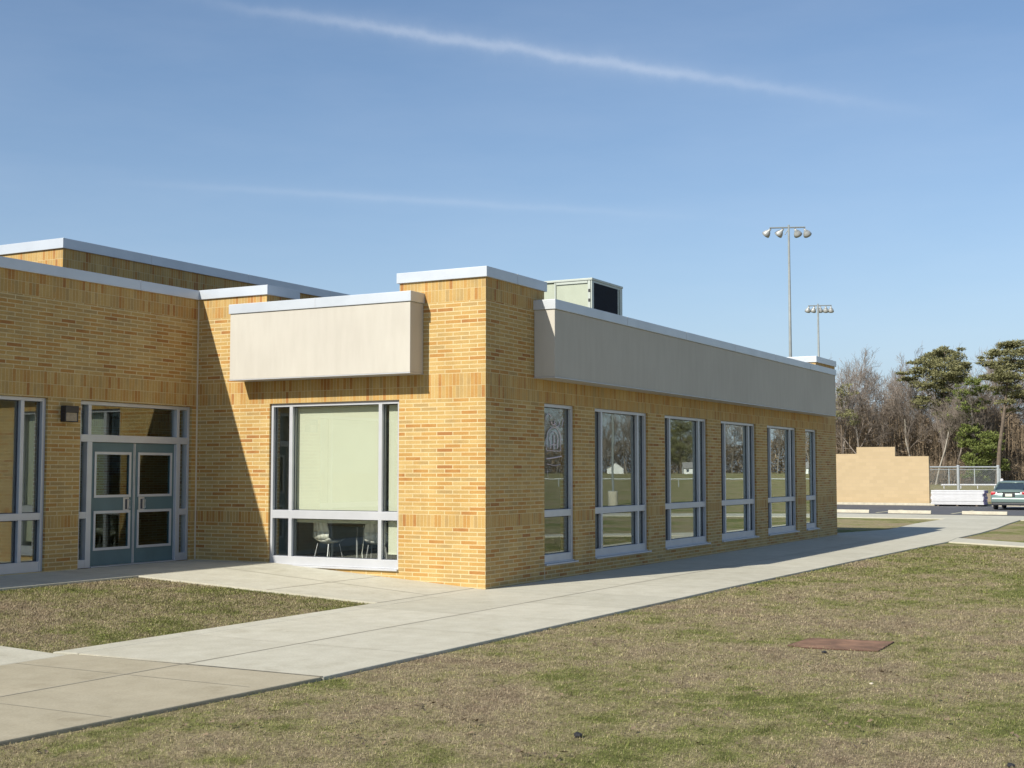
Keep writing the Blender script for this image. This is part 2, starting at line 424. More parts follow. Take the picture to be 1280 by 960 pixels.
# sloping apron along the sunlit wall and in front of the doors
mb = MB()
def apron_piece(x0, x1, y0, y1):
    ys = [y for y in np.linspace(y0, y1, 8)]
    for a, c in zip(ys[:-1], ys[1:]):
        xa = x0(a) if callable(x0) else x0; xc = x0(c) if callable(x0) else x0
        mb.quad((xa, a, hgt(-1, a)), (x1, a, hgt(-1, a)), (x1, c, hgt(-1, c)), (xc, c, hgt(-1, c)))
        mb.quad((xa, a, hgt(-1, a)), (xc, c, hgt(-1, c)), (xc, c, hgt(-1, c)-.1), (xa, a, hgt(-1, a)-.1))
left_edge = lambda y: -2.66 - .14*y
apron_piece(left_edge, -.001, 0, 4.2)
mb.prism([(-30, 4.2, hgt(-5, 4.2)), (left_edge(4.2), 4.2, hgt(-5, 4.2)), (-.001, 4.2, hgt(-5, 4.2)), (-.001, 6.016, hgt(-5, 6)), (-30, 6.016, hgt(-5, 6))], -.1, 0)
mb.build('entrance_apron', M['conc'], kind='structure')
# strip between the main walk and the inner lawn; kerb-less side path at the left
slab('lawn_edge_strip', [(-8.36, .0), (-2.66, .0), (-2.70, IN), (-8.50, IN)], M['conc'])
slab('side_path', [(-10.6, .0), (-8.52, .0), (-8.66, 1.0), (-9.4, 4.2), (-11.4, 4.2)], M['conc'])
# joints cut in the concrete
mb = MB()
def groove(a, b, w=.011, z=.003):
    a = Vector((*a, 0)); b = Vector((*b, 0)); d = (b-a).normalized(); n_ = Vector((-d.y, d.x, 0))*w
    P = [a-n_, b-n_, b+n_, a+n_]
    mb.quad(*[(p.x, p.y, hgt(p.x, p.y)+z) for p in P])
groove((-8.42, -1.50), (18.0, -1.72)); groove((-30, -1.35), (-8.45, -1.48))
for i, x in enumerate(np.arange(-6.7, 36, 1.72)): groove((x, -3.15 if x < 2 else -3.3), (x+.02, .0 if x > 0 else IN-.05), .0035)
for x in np.arange(-22, -8.5, 1.6): groove((x, -2.6 if x < -12 else -2.95), (x+.02, -.02), .005)
groove((-8.425, -3.14), (-8.395, -.01), .013)
mb.build('pavement_joints', M['groove'], kind='structure')
mb = MB()
groove((left_edge(.3), .2), (-.02, .2), .009); groove((left_edge(1.9), 2.0), (-.02, 2.0), .008); groove((left_edge(4.2), 4.2), (-.02, 4.2), .008)
groove((-1.35, .22), (-1.35, 2.0), .008); groove((-1.35, 2.0), (-1.35, 4.2), .008)
for x in np.arange(-8, -1, 1.6): groove((x, 4.22), (x, 6.0), .008)
mb.build('apron_joints', M['groove'], kind='structure')
# parking side walk, branch path, car park
slab('parking_walk', [(36.201, -3.6), (35.2, -8.0), (33.5, -12.0), (30, -20), (33.0, -21.0), (37.0, -12.5), (40.0, -6.0), (40.8, -2.6), (41.2, 6.0), (41.2, 40), (36.201, 40)], M['conc'])
slab('branch_path', [(18.4, -3.63), (16.95, -5.75), (14.3, -7.9), (9.0, -11.5), (2.0, -15.0), (2.5, -16.2), (9.6, -12.8), (15.1, -9.0), (18.1, -6.2), (20.6, -3.46)], M['conc'])
mb = MB(); mb.prism([(42.2, -4.5), (58.2, -4.5), (58.2, 45), (42.2, 45)], -.1, -.028)
mb.build('parking_lot', M['asphalt'], kind='structure')
mb = MB()
for k in range(-1, 10):
    y = .9 + k*3.35; mb.box(43.6, 49.0, y-.07, y+.07, -.03, -.022)
mb.build('parking_lines', M['line'], kind='structure')
mb = MB(); mb.box(58.2, 58.36, -4.5, 45, -.1, .10); mb.build('kerb', M['kerb'], kind='structure')
mb = MB(); P = [far(1150, 84), far(1420, 84), far(1420, 116), far(1150, 116)]
mb.prism([(p.x, p.y, -.028) for p in P], -.05, 0); mb.build('clay_infield', M['clay'], kind='structure')

# ------------------------------------------------------------------ school building
school = thing('school_building', 'long single storey buff brick school with pale fascia bands and tall windows', 'building', (0, 0, 0))
def facade(name, axis, base, thick, s0, s1, z0, z1, openings, mat, sign=1):
    """a wall sheet with openings; axis 'x' runs along X at y=base, axis 'y' along Y at x=base. thickness goes towards +."""
    ss = sorted({s0, s1} | {o[0] for o in openings} | {o[1] for o in openings}); ss = [v for v in ss if s0 <= v <= s1]
    zz = sorted({z0, z1} | {o[2] for o in openings} | {o[3] for o in openings}); zz = [v for v in zz if z0 <= v <= z1]
    def hole(i, j):
        if i < 0 or j < 0 or i >= len(ss)-1 or j >= len(zz)-1: return True
        cs = (ss[i]+ss[i+1])/2; cz = (zz[j]+zz[j+1])/2
        return any(o[0] < cs < o[1] and o[2] < cz < o[3] for o in openings)
    def P(s, d, z): return (s, base+d, z) if axis == 'x' else (base+d, s, z)
    mb = MB()
    for i in range(len(ss)-1):
        for j in range(len(zz)-1):
            if hole(i, j): continue
            a, b, c, d = ss[i], ss[i+1], zz[j], zz[j+1]
            mb.quad(P(a,0,c), P(b,0,c), P(b,0,d), P(a,0,d)); mb.quad(P(b,thick,c), P(a,thick,c), P(a,thick,d), P(b,thick,d))
            if hole(i-1, j): mb.quad(P(a,thick,c), P(a,0,c), P(a,0,d), P(a,thick,d))
            if hole(i+1, j): mb.quad(P(b,0,c), P(b,thick,c), P(b,thick,d), P(b,0,d))
            if hole(i, j-1): mb.quad(P(a,0,c), P(a,thick,c), P(b,thick,c), P(b,0,c))
            if hole(i, j+1): mb.quad(P(a,0,d), P(b,0,d), P(b,thick,d), P(a,thick,d))
    o = mb.build(name, mat, school); return o
V = 6.017; L = 20.86; TOP = 5.0; PAR = 4.6
WS = [(2.03, 3.23), (4.07, 6.60), (7.49, 10.02), (10.91, 13.44), (14.33, 16.86), (17.70, 18.84)]
SZ0, SZ1 = .24, 3.04
facade('long_wall', 'x', 0, .3, 0, L, -.4, TOP, [(a, b, SZ0, SZ1) for a, b in WS] + [(2.03, 18.83, PAR, TOP+.1)], M['brick'])
facade('sunlit_wall', 'y', 0, .3, .3, V+.3, -.4, TOP, [(1.65, 4.36, .225, 3.04), (1.65, 4.45, PAR, TOP+.1)], M['brick'])
facade('entrance_wall', 'x', V, .3, -32, 0, -.4, TOP, [(-2.75, -.14, .25, 3.02), (-6.22, -3.43, .29, 3.02), (-9.8, -7.1, .29, 3.02)], M['brick'])
facade('end_wall', 'y', L-.3, .3, .3, 16, -.4, TOP, [(1.65, 16.2, PAR, TOP+.1)], M['brick'])
facade('rear_wall', 'x', 15.7, .3, .3, L-.3, -.4, PAR, [], M['brick'])
# pier and tower cores above the roof
def core(name, x0, x1, y0, y1, z0, z1):
    mb = MB(); mb.box(x0, x1, y0, y1, z0, z1); return mb.build(name, M['brick'], school)
core('tower_core', .3, 2.03, .3, 1.65, 4.3, 4.99)
core('pier_core', .3, .85, 4.45, V, 4.3, 4.99)
core('end_tower_core', 18.83, L-.3, .3, 1.65, 4.3, 4.99)
core('upper_storey', -.76, 17.0, 8.69, 21, 4.7, 6.05)
# coping profiles: front lip, slight overhang, slot of shadow below
def coping(name, x0, x1, y0, y1, z, h=.17, o=.04, seams=()):
    mb = MB(); mb.box(x0-o, x1+o, y0-o, y1+o, z, z+h)
    ob = mb.build(name, M['coping'], school, bevel=.006)
    if seams:
        for (ax, s) in seams:
            sm = MB()
            if ax == 'x': sm.box(s-.006, s+.006, y0-o-.003, y0-o+.02, z+.002, z+h+.003)
            else: sm.box(x0-o-.003, x0-o+.02, s-.006, s+.006, z+.002, z+h+.003)
            sm.build('coping_seam', M['alum'], ob)
    return ob
coping('coping', 0, 2.03, 0, 1.65, 4.97, seams=[('x', 1.0)])
coping('coping', 0, .85, 4.45, V-.05, 4.97)
coping('coping', 18.83, L, 0, 1.65, 4.97)
coping('coping', -32, 0, V, V+.34, 4.965, seams=[('x', x) for x in (-1.5, -4.5, -7.5)])
coping('coping', -.76, 17.0, 8.69, 21, 6.03, h=.19, seams=[('x', x) for x in (1.5, 4.5, 7.5, 10.5)])
# fascia bands
F = .40
def fascia(x0, x1, y0, y1, along):
    mb = MB(); mb.box(x0, x1, y0, y1, 3.455, 4.605)
    ob = mb.build('fascia', M['stucco'], school, bevel=.008)
    c = MB(); o = .022
    c.box(x0-o, x1+o, y0-o, y1+o, 4.607, 4.775); cb = c.build('flashing', M['coping'], ob, bevel=.006)
    d = MB(); d.box(x0-.008, x1+.008, y0-.008, y1+.008, 3.44, 3.4545); d.build('drip_edge', M['alum'], ob)
    for q in (np.arange(x0+3, x1, 3.05) if along == 'x' else np.arange(y0+1.9, y1, 3.05)):
        s = MB()
        if along == 'x': s.box(q-.006, q+.006, y0-o-.003, y0-o+.05, 4.609, 4.778)
        else: s.box(x0-o-.003, x0-o+.05, q-.006, q+.006, 4.609, 4.778)
        s.build('flashing_seam', M['alum'], ob)
fascia(-F, -.003, 1.177, 4.932, 'y')
fascia(1.65, 19.42, -F, -.003, 'x')
# parapet cap behind the fascias
mb = MB(); mb.box(2.07, 18.79, -.003, .34, 4.60, 4.72); mb.box(-.003, .34, 1.69, 4.41, 4.60, 4.72); mb.build('parapet_cap', M['coping'], school)
# roofs
mb = MB(); mb.box(.3, L-.3, .3, 15.7, 4.15, 4.3); mb.box(-32, .3, V+.3, 21, 4.6, 4.75); mb.build('roof', M['roof'], school)
mb = MB(); mb.box(-32.3, -32, V, 21, -.4, 4.97); mb.box(-32, .3, 20.7, 21, -.4, 4.6); mb.box(-.0, .3, 16, 20.7, -.4, 4.6); mb.build('back_walls', M['brick'], school)
# movement joint in the inner corner
mb = MB(); mb.box(-.03, -.002, V-.012, V-.001, .29, 4.96); mb.build('corner_joint', M['joint'], school)
for s_ in (2.03, 18.84):
    mb = MB(); mb.box(s_-.006, s_+.006, -.004, .01, 0, .235); mb.build('wall_joint', M['joint'], school)
# rooms seen through the glass
mb = MB()
mb.box(.305, L-.31, .305, V, .15, .20, 1)                       # floor
mb.box(.305, L-.31, .305, V, 3.12, 3.2)                        # ceiling
mb.box(.305, L-.31, V+.01, V+.1, .2, 3.12)                     # back wall
for x in (6.98, 13.9): mb.box(x, x+.12, .31, V, .2, 3.12)
mb.box(-10.5, -.001, V+.31, 11.5, .15, .22, 1); mb.box(-10.5, -.001, V+.31, 11.5, 3.12, 3.2)
mb.box(-10.5, -.001, 11.4, 11.5, .2, 3.12); mb.box(-10.6, -10.5, V+.31, 11.5, .2, 3.12); mb.box(-3.1, -3.0, V+.31, 11.4, .2, 3.12)
mb.build('interior', [M['inner'], M['carpet']], school)

# ---- windows -------------------------------------------------------
def window(axis, base, s0, s1, z0, z1, cols, tr, bot, head=.06, jamb=.07, depth=.06, sill=True, shades=(), label=None):
    """frame set back in the opening. cols: mullion intervals; tr=(z0,z1) transom; bot = top of bottom frame"""
    d0, d1 = .045, .16; gd = .118
    sg = 1
    def B(mb, a, b, c, d, z_0, z_1, mi=0):
        if axis == 'x': mb.box(a, b, base+c, base+d, z_0, z_1, mi)
        else: mb.box(base+c, base+d, a, b, z_0, z_1, mi)
    fr = MB()
    B(fr, s0+.002, s0+jamb, d0, d1, z0+.002, z1-.002); B(fr, s1-jamb, s1-.002, d0, d1, z0+.002, z1-.002)
    B(fr, s0+jamb, s1-jamb, d0, d1, z1-head, z1-.002)
    B(fr, s0+jamb, s1-jamb, d0, d1, tr[0], tr[1]); B(fr, s0+jamb, s1-jamb, d0+.004, d1, z0+.002, bot)
    segs = [s0+jamb] + [v for c in cols for v in c] + [s1-jamb]
    for a, b in cols:
        B(fr, a, b, d0+.003, d1, bot, tr[0]); B(fr, a, b, d0+.003, d1, tr[1], z1-head)
    w = fr.build('window', M['alum'], school, bevel=.004)
    if label: w['label'] = label
    gl = MB(); gk = MB()
    for i in range(0, len(segs), 2):
        a, b = segs[i], segs[i+1]
        for c, d in ((bot, tr[0]), (tr[1], z1-head)):
            B(gl, a, b, gd, gd+.006, c, d)
            g = .012
            B(gk, a, a+g, gd-.014, gd-.001, c, d); B(gk, b-g, b, gd-.014, gd-.001, c, d)
            B(gk, a+g, b-g, gd-.014, gd-.001, c, c+g); B(gk, a+g, b-g, gd-.014, gd-.001, d-g, d)
    gl.build('pane', M['glass'], w); gk.build('gasket', M['alum_dark'], w)
    if sill:
        sl = MB(); B(sl, s0-.0, s1+.05, -.045, d0-.002, z0+.002, z0+.03); B(sl, s0+.003, s1-.003, d0-.03, d0-.001, z0+.032, z0+.05)
        sl.build('sill', M['alum'], w, bevel=.003)
    for (a, b, za, zb) in shades:
        sh = MB(); B(sh, a, b, .20, .204, za, zb); B(sh, a, b, .195, .209, za-.02, za)
        if axis == 'x': sh.tube([(a, base+.22, zb+.02), (b, base+.22, zb+.02)], .022, 8)
        else: sh.tube([(base+.22, a, zb+.02), (base+.22, b, zb+.02)], .022, 8)
        sh.build('roller_shade', M['shade'], w)
    return w
labels = ['narrow window nearest the brick corner, with a pale painted emblem', 'wide window second from the corner', 'wide window third from the corner',
          'wide window fourth from the corner', 'wide window fifth from the corner', 'narrow window at the far end']
wins = []
for k, (a, b) in enumerate(WS):
    cols = []
    if b-a > 2: cols = [(a+.37, a+.44), (b-.44, b-.37)]
    wins.append(window('x', 0, a, b, SZ0, SZ1, cols, (1.07, 1.19), .42, label=labels[k]))
# big sunlit window
wl = window('y', 0, 1.65, 4.36, .225, 3.04, [(2.02, 2.09), (3.89, 3.96)], (1.05, 1.19), .40, jamb=.055,
            sill=True, shades=[(2.08, 3.90, 1.0, 2.95), (1.66, 1.98, .50, 2.97)], label='large sunlit window with pale green roller shades drawn down')
# windows in the shaded entrance wall
window('x', V, -6.22, -3.43, .29, 3.02, [(-5.74, -5.67), (-3.92, -3.85)], (1.10, 1.21), .45, sill=False, label='shaded window left of the wall lamp')
window('x', V, -9.8, -7.1, .29, 3.02, [(-9.3, -9.23), (-7.6, -7.53)], (1.10, 1.21), .45, sill=False)
# painted emblem on the first window
emb = simple('window_paint', (.72, .62, .66), .7, 0, .2, 30)
mb = MB()
def stroke(pts, w=.012):
    P = [Vector((2.12 + a, .108, z)) for a, z in pts]
    mb.tube(P, w*.6, 4)
arc = lambda cx, cz, rx, rz, a0, a1, n=10: [(cx+rx*math.cos(math.radians(a0+(a1-a0)*i/n)), cz+rz*math.sin(math.radians(a0+(a1-a0)*i/n))) for i in range(n+1)]
stroke(arc(.28, 2.78, .11, .085, 20, 200), .014); stroke(arc(.60, 2.72, .10, .07, 150, 380), .012); stroke(arc(.47, 2.74, .09, .06, 180, 330), .016); stroke([(.80, 2.66), (.86, 2.78)], .011)
stroke(arc(.48, 2.42, .27, .22, 0, 180, 12), .012); stroke([(.21, 2.42), (.21, 2.22), (.75, 2.22), (.75, 2.42)], .010)
stroke(arc(.48, 2.40, .17, .16, 0, 180, 10), .010); stroke([(.34, 2.26), (.34, 2.42)], .014); stroke([(.48, 2.24), (.48, 2.50)], .016); stroke([(.62, 2.26), (.62, 2.42)], .014); stroke([(.38, 2.33), (.58, 2.33)], .011)
stroke([(.20, 2.08), (.50, 2.10), (.78, 2.13)], .016); stroke([(.22, 1.99), (.5, 1.96), (.74, 1.98)], .007); stroke([(.22, 1.90), (.26, 1.74)], .006)
o = mb.build('painted_emblem', emb, wins[0])

# ---- entrance doors ---------------------------------------------------
fr = MB(); d0, d1 = V+.05, V+.16
Zb = .285
fr.box(-2.745, -2.69, d0, d1, Zb, 3.015); fr.box(-.20, -.145, d0, d1, Zb, 3.015)
fr.box(-2.69, -.20, d0, d1, 2.955, 3.015)
fr.box(-2.69, -.20, d0-.004, d1, 2.345, 2.465)
fr.box(-2.55, -2.44, d0-.002, d1, Zb, 2.345); fr.box(-2.54, -2.47, d0-.002, d1, 2.465, 2.955)
fr.box(-.47, -.37, d0-.002, d1, Zb, 2.345); fr.box(-.47, -.40, d0-.002, d1, 2.465, 2.955)
for a, b in ((-2.69, -2.55), (-.37, -.20)):
    fr.box(a, b, d0, d1, 1.09, 1.20); fr.box(a, b, d0, d1, Zb, .42)
df = fr.build('door_frame', M['alum'], school, bevel=.004)
gl = MB()
for a, b, c, d in ((-2.69, -2.55, .42, 1.09), (-2.69, -2.55, 1.20, 2.345), (-2.69, -2.54, 2.465, 2.955), (-2.47, -.47, 2.465, 2.955), (-.37, -.20, .42, 1.09), (-.37, -.20, 1.2, 2.345), (-.40, -.20, 2.465, 2.955)):
    gl.box(a, b, V+.12, V+.126, c, d)
gl.build('pane', M['glass'], df)
th = MB(); th.box(-2.44, -.47, V+.02, V+.17, .283, .30); th.build('threshold', M['alum'], df)
def door(x0, x1, hx0, hx1):
    y0, y1 = V+.085, V+.130
    op = [(x0+.11, x1-.11, 1.46, 2.15), (x0+.11, x1-.11, .59, 1.17)]
    ss = [x0, x0+.11, x1-.11, x1]; mb = MB()
    mb.box(x0, x0+.11, y0, y1, .305, 2.34); mb.box(x1-.11, x1, y0, y1, .305, 2.34)
    for c, d in ((.305, .59), (1.17, 1.46), (2.15, 2.34)): mb.box(x0+.11, x1-.11, y0, y1, c, d)
    dr = mb.build('door', M['teal'], school)
    t = MB(); g = MB()
    for a, b, c, d in op:
        w = .035
        t.box(a-w, a+.008, y0-.014, y0-.001, c-w, d+w); t.box(b-.008, b+w, y0-.014, y0-.001, c-w, d+w)
        t.box(a+.008, b-.008, y0-.014, y0-.001, c-w, c+.008); t.box(a+.008, b-.008, y0-.014, y0-.001, d-.008, d+w)
        g.box(a, b, y0+.018, y0+.024, c, d)
    t.build('glazing_trim', M['alum'], dr); g.build('pane', M['glass_clear'], dr)
    h = MB(); h.box(hx0, hx1, y0-.007, y0-.001, 1.19, 1.42, 0); xm = (hx0+hx1)/2
    h.box(xm-.022, xm+.022, y0-.011, y0-.0075, 1.22, 1.39, 1)
    h.tube([(xm+.045, y0-.01, 1.22), (xm+.045, y0-.05, 1.24), (xm+.045, y0-.05, 1.37), (xm+.045, y0-.01, 1.39)], .008, 6)
    h.build('pull_handle', [M['pewter'], M['alum_dark']], dr)
    e = MB(); e.box(x0+.001, x0+.018, y0-.006, y0-.001, .31, 2.335); e.box(x1-.018, x1-.001, y0-.006, y0-.001, .31, 2.335); e.build('edge_strip', M['alum'], dr)
    return dr
door(-2.436, -1.460, -1.70, -1.565); door(-1.452, -.474, -1.345, -1.205)
# a bit of lobby seen through the doors
mb = MB(); mb.box(-1.9, -1.2, 9.5, 9.7, .22, 3.12); mb.build('lobby_pier', M['inner'], school)

# ---- wall lamp, HVAC unit ---------------------------------------------
lt = thing('wall_lamp', 'small dark square wall lamp on the brick pier between window and doors', 'wall lamp', (-3.04, V, 2.65))
mb = MB(); mb.box(-.135, .135, -.03, -.002, 0, .26); mb.box(-.135, .135, -.125, -.03, .15, .26); mb.box(-.135, -.115, -.115, -.03, .0, .15); mb.box(.115, .135, -.115, -.03, .0, .15); mb.box(-.115, .115, -.115, -.03, 0, .015)
mb.build('housing', M['bronze'], lt, bevel=.006)
mb = MB(); mb.box(-.113, .113, -.108, -.031, .017, .148); mb.build('lens', M['lens'], lt)

hv = thing('rooftop_air_conditioner', 'pale green boxy air conditioner unit on the school roof', 'air conditioner', (6.25, 1.08, 4.3))
mb = MB(); mb.box(0.02, 1.5, .02, 3.4, .12, 1.49); hb = mb.build('cabinet', M['hvac'], hv, bevel=.01)
mb = MB(); mb.box(-.02, 1.54, -.02, 3.44, 1.492, 1.54); mb.build('lid', M['hvac_trim'], hv, bevel=.008)
mb = MB(); mb.box(-.004, .09, -.004, .018, .12, 1.49); mb.box(1.40, 1.53, -.004, .018, .12, 1.49); mb.box(.09, 1.40, -.004, .018, 1.45, 1.49); mb.box(-.006, .018, .03, .09, .12, 1.49); mb.box(-.006, .018, .83, .86, .12, 1.49); mb.box(-.006, .018, .10, .82, 1.44, 1.488)
mb.box(1.29, 1.33, -.006, .018, .12, 1.45); mb.build('corner_trim', M['hvac_trim'], hv)
mb = MB(); mb.box(.09, 1.29, .004, .0195, .2, 1.45)
for i in range(40): mb.box(.10 + i*.03, .106+i*.03, -.004, .004, .2, 1.45)
mb.build('coil_grille', M['hvac_dark'], hv)
for yy in (.1, 3.0):
    mb = MB(); mb.box(.0, 1.5, yy, yy+.2, 0, .12); mb.build('kerb_rail', M['galv'], hv)
for z in (.55, .8, 1.05, 1.25):
    mb = MB(); mb.box(-.016, -.006, .035, .075, z, z+.06); mb.build('latch', M['bronze'], hv)

# ---- furniture seen in the sunlit room ---------------------------------
wp = simple('white_plastic', (.72, .72, .64), .4, 0, .04)
ch = thing('classroom_chair', 'white plastic shell chair behind the lower pane of the sunlit window', 'chair', (.62, 3.52, .2))
mb = MB()
prof = [(-.22, .44), (-.10, .40), (.08, .40), (.18, .46), (.22, .62), (.26, .86)]
W_ = [.20, .22, .22, .22, .22, .17]
for k in range(len(prof)-1):
    for j in range(4):
        u0, u1 = -1 + j*.5, -.5 + j*.5
        f = lambda q, u: (prof[q][0] - (.05*abs(u)**2 if q > 3 else 0), u*W_[q], prof[q][1] + (.05*u*u if q < 4 else 0))
        mb.quad(f(k, u0), f(k, u1), f(k+1, u1), f(k+1, u0))
se = mb.build('shell', wp, ch, smooth=True); sm = se.modifiers.new('t', 'SOLIDIFY'); sm.thickness = .012
for sx, sy in ((-1, -1), (-1, 1), (1, -1), (1, 1)):
    mb = MB(); mb.tube([(sx*.12, sy*.15, .40), (sx*.2, sy*.2, .0)], .011, 6); mb.build('leg', M['pewter'], ch)
ch.rotation_euler = (0, 0, math.radians(165))
tb = thing('classroom_table', 'dark topped table standing behind the chair in the sunlit room', 'table', (1.35, 2.95, .2))
mb = MB(); mb.box(-.45, .45, -.85, .85, .69, .73); mb.build('tabletop', simple('laminate', (.16, .12, .08), .3), tb, bevel=.004)
for sx, sy in ((-1, -1), (-1, 1), (1, -1), (1, 1)):
    mb = MB(); mb.tube([(sx*.38, sy*.75, .69), (sx*.38, sy*.75, 0)], .02, 8); mb.build('leg', M['galv'], tb)
ch2 = dup(ch, (.75, 2.55, .2), math.radians(200), 'second white plastic chair, farther right under the table edge')
ch['group'] = ch2['group'] = 'plastic chairs in the sunlit room'
mb = MB(); mb.tube([(.62, 2.78, .93), (.60, 2.76, .7), (.61, 2.80, .45), (.56, 2.74, .215)], .009, 6)
tag(mb.build('power_cord', wp), 'white cord hanging to the floor inside the sunlit window', 'cord')

# ------------------------------------------------------------------ things in the lawn
pp = [gp(984, 804), gp(1011, 807), gp(1097, 811), gp(1117, 799.5), gp(1012, 795)]
mb = MB(); mb.prism([(p.x, p.y, 0) for p in pp], -.04, -.022)
cx_ = sum(p.x for p in pp)/5; cy_ = sum(p.y for p in pp)/5
pl_ = thing('drain_cover', 'rusty flat iron cover sunk into the lawn', 'drain cover', (cx_, cy_, -.03))
o = mb.build('lid', M['rust'], None); 
for v in o.data.vertices: v.co -= Vector((cx_, cy_, -.03))
o.parent = pl_
mb = MB()
for k in range(5):
    a = pp[k]; b = pp[(k+1) % 5]; mb.tube([(a.x-cx_, a.y-cy_, .002), (b.x-cx_, b.y-cy_, .002)], .008, 5)
mb.build('rim', M['rust2'], pl_)
def lump(name, p, r, mat, label, cat, flat=.7, seed=0, group=None):
    rr = random.Random(seed); bm = bmesh.new(); bmesh.ops.create_icosphere(bm, subdivisions=2, radius=r)
    for v in bm.verts: v.co = Vector((v.co.x*rr.uniform(.8, 1.2), v.co.y*rr.uniform(.8, 1.2), v.co.z*flat*rr.uniform(.8, 1.15)))
    me = bpy.data.meshes.new(name); bm.to_mesh(me); bm.free(); me.materials.append(mat)
    o = bpy.data.objects.new(name, me); COL.objects.link(o); o.location = (p.x, p.y, LZ + r*flat*.8); tag(o, label, cat, group); return o
lump('stone', gp(722, 916), .032, M['stone'], 'small black stone in the near lawn, low in the middle of the photo', 'stone', seed=3)
lump('stone', gp(1263, 953), .025, M['stone'], 'small dark stone at the bottom right of the lawn', 'stone', seed=5)
lump('stone', gp(1030, 812.5), .03, M['stone'], 'dark clod just in front of the rusty drain cover', 'stone', .5, seed=6)
lump('paper_scrap', gp(1089, 851), .018, M['leaf2'], 'tiny white scrap in the lawn below the rusty drain cover', 'litter', .6, seed=8)
# dead leaves blown on the lawn: uncountable
mb = MB()
def leaf_clump(px, py, n, spread):
    c = gp(px, py)
    for _ in range(n):
        p = Vector((c.x + random.gauss(0, spread), c.y + random.gauss(0, spread), LZ + random.uniform(.012, .05)))
        s_ = random.uniform(.012, .034); a = random.uniform(0, 6.28); t = Vector((math.cos(a), math.sin(a), random.uniform(-.4, .4)))*s_
        n_ = Vector((-math.sin(a), math.cos(a), random.uniform(-.4, .4)))*s_*.6
        mb.quad(p-t, p-n_+Vector((0,0,.01)), p+t, p+n_)
for px, py, n_, sp_ in ((700, 948, 14, .12), (655, 940, 8, .08), (300, 905, 8, .1), (248, 906, 7, .1), (540, 878, 10, .12), (470, 918, 9, .12), (1180, 870, 8, .15), (1104, 845, 5, .1),
                        (980, 960, 7, .12), (880, 888, 6, .1), (800, 862, 6, .12), (948, 862, 5, .1), (60, 778, 6, .12), (150, 765, 5, .12), (590, 905, 8, .1), (35, 940, 5, .08), (1060, 905, 6, .1)):
    leaf_clump(px, py, n_, sp_)
for _ in range(520):
    d = random.uniform(9, 32); px = random.uniform(0, 1280)
    if gp(px, 590 + 1.85*FPX/d).y < -3.5: leaf_clump(px, 590 + 1.85*FPX/d, 1, .01)
mb.build('leaf_litter', M['leaf'], kind='stuff')

# ------------------------------------------------------------------ grass blades
def blades(n, region, sizer, seed):
    g = np.random.default_rng(seed); pts = region(n, g)
    n = len(pts)
    dist = (pts[:, 0]-CAM[0])*.8748 + (pts[:, 1]-CAM[1])*.48
    wd, ln = sizer(dist)
    az = g.uniform(0, 2*np.pi, n); lean = np.radians(g.uniform(25, 88, n)); ln = ln*g.uniform(.5, 1.3, n)
    dx, dy = np.cos(az), np.sin(az)
    tip = np.stack([pts[:, 0] + dx*np.sin(lean)*ln, pts[:, 1] + dy*np.sin(lean)*ln, pts[:, 2] + np.cos(lean)*ln + .004], 1)
    sx, sy = -dy*wd, dx*wd
    a = np.stack([pts[:, 0]-sx, pts[:, 1]-sy, pts[:, 2]], 1); b = np.stack([pts[:, 0]+sx, pts[:, 1]+sy, pts[:, 2]], 1)
    lift = g.uniform(0, .012, n); a[:, 2] += lift; b[:, 2] += lift
    return np.stack([a, b, tip], 1).reshape(-1, 3), g.random(n)
def region_front(n, g):
    d = 8.0 + (34-8.0)*g.random(n)**1.25; lat = g.uniform(-.42, .42, n)*d
    x = CAM[0] + .8748*d + .481*lat; y = CAM[1] + .48*d - .8767*lat
    edge = np.interp(x, [-30, -20, -12, -8.4, 2, 9.9, 15.5, 18.4], [-2.55, -2.75, -2.93, -3.15, -3.2, -3.36, -3.5, -3.62]) - .03
    k = (y < edge + g.uniform(-.03, .055, n)) & ~((x > 14.0) & (y > -1.26*(x-18.4)*-1 - 100) & (y > -9.5) & (np.abs((x-19.3) - (y+3.5)*.72) < 1.5))
    q = np.array([(p.x, p.y) for p in pp]); 
    inside = np.ones(n, bool)
    for i in range(5):
        a = q[i]; b = q[(i+1) % 5]; inside &= ((b[0]-a[0])*(y-a[1]) - (b[1]-a[1])*(x-a[0]) > g.normal(-.01, .06, n))
    k &= ~inside
    x, y = x[k], y[k]; return np.stack([x, y, np.full_like(x, LZ)], 1)
def region_inner(n, g):
    x = g.uniform(-9.0, -2.62, n); y = g.uniform(IN, 4.2, n)
    k = (x < -2.66 - .14*y) & (x > -8.52 - .21*(y)) & (y > IN + g.uniform(-.05, .03, n)+.01)
    x, y = x[k], y[k]; return np.stack([x, y, RISE*y + LZ], 1)
sz = lambda d: (np.clip(.0002*d, .0017, .006), np.clip(.017 + .0006*d, .02, .035))
def region_tufts(n, g):
    c = region_front(n//26, g)
    k = g.random(len(c)) < np.clip(.35 + .03*(c[:, 0]+8), .2, .9); c = c[k]
    c = np.repeat(c, 26, axis=0); q_ = g.normal(0, 1, (len(c), 2))*.035; c[:, :2] += q_; return c
v3, t3 = blades(90000, region_tufts, lambda d: (np.clip(.0002*d, .0022, .006), np.clip(.03 + .0008*d, .035, .055)), 3); t3 = .66 + .27*t3
v1, t1 = blades(800000, region_front, sz, 1); v2, t2 = blades(200000, region_inner, sz, 2)
vv = np.concatenate([v1, v2, v3]).astype(np.float32); tt = np.concatenate([t1, t2, t3]).astype(np.float32)
me = bpy.data.meshes.new('grass'); nf = len(tt)
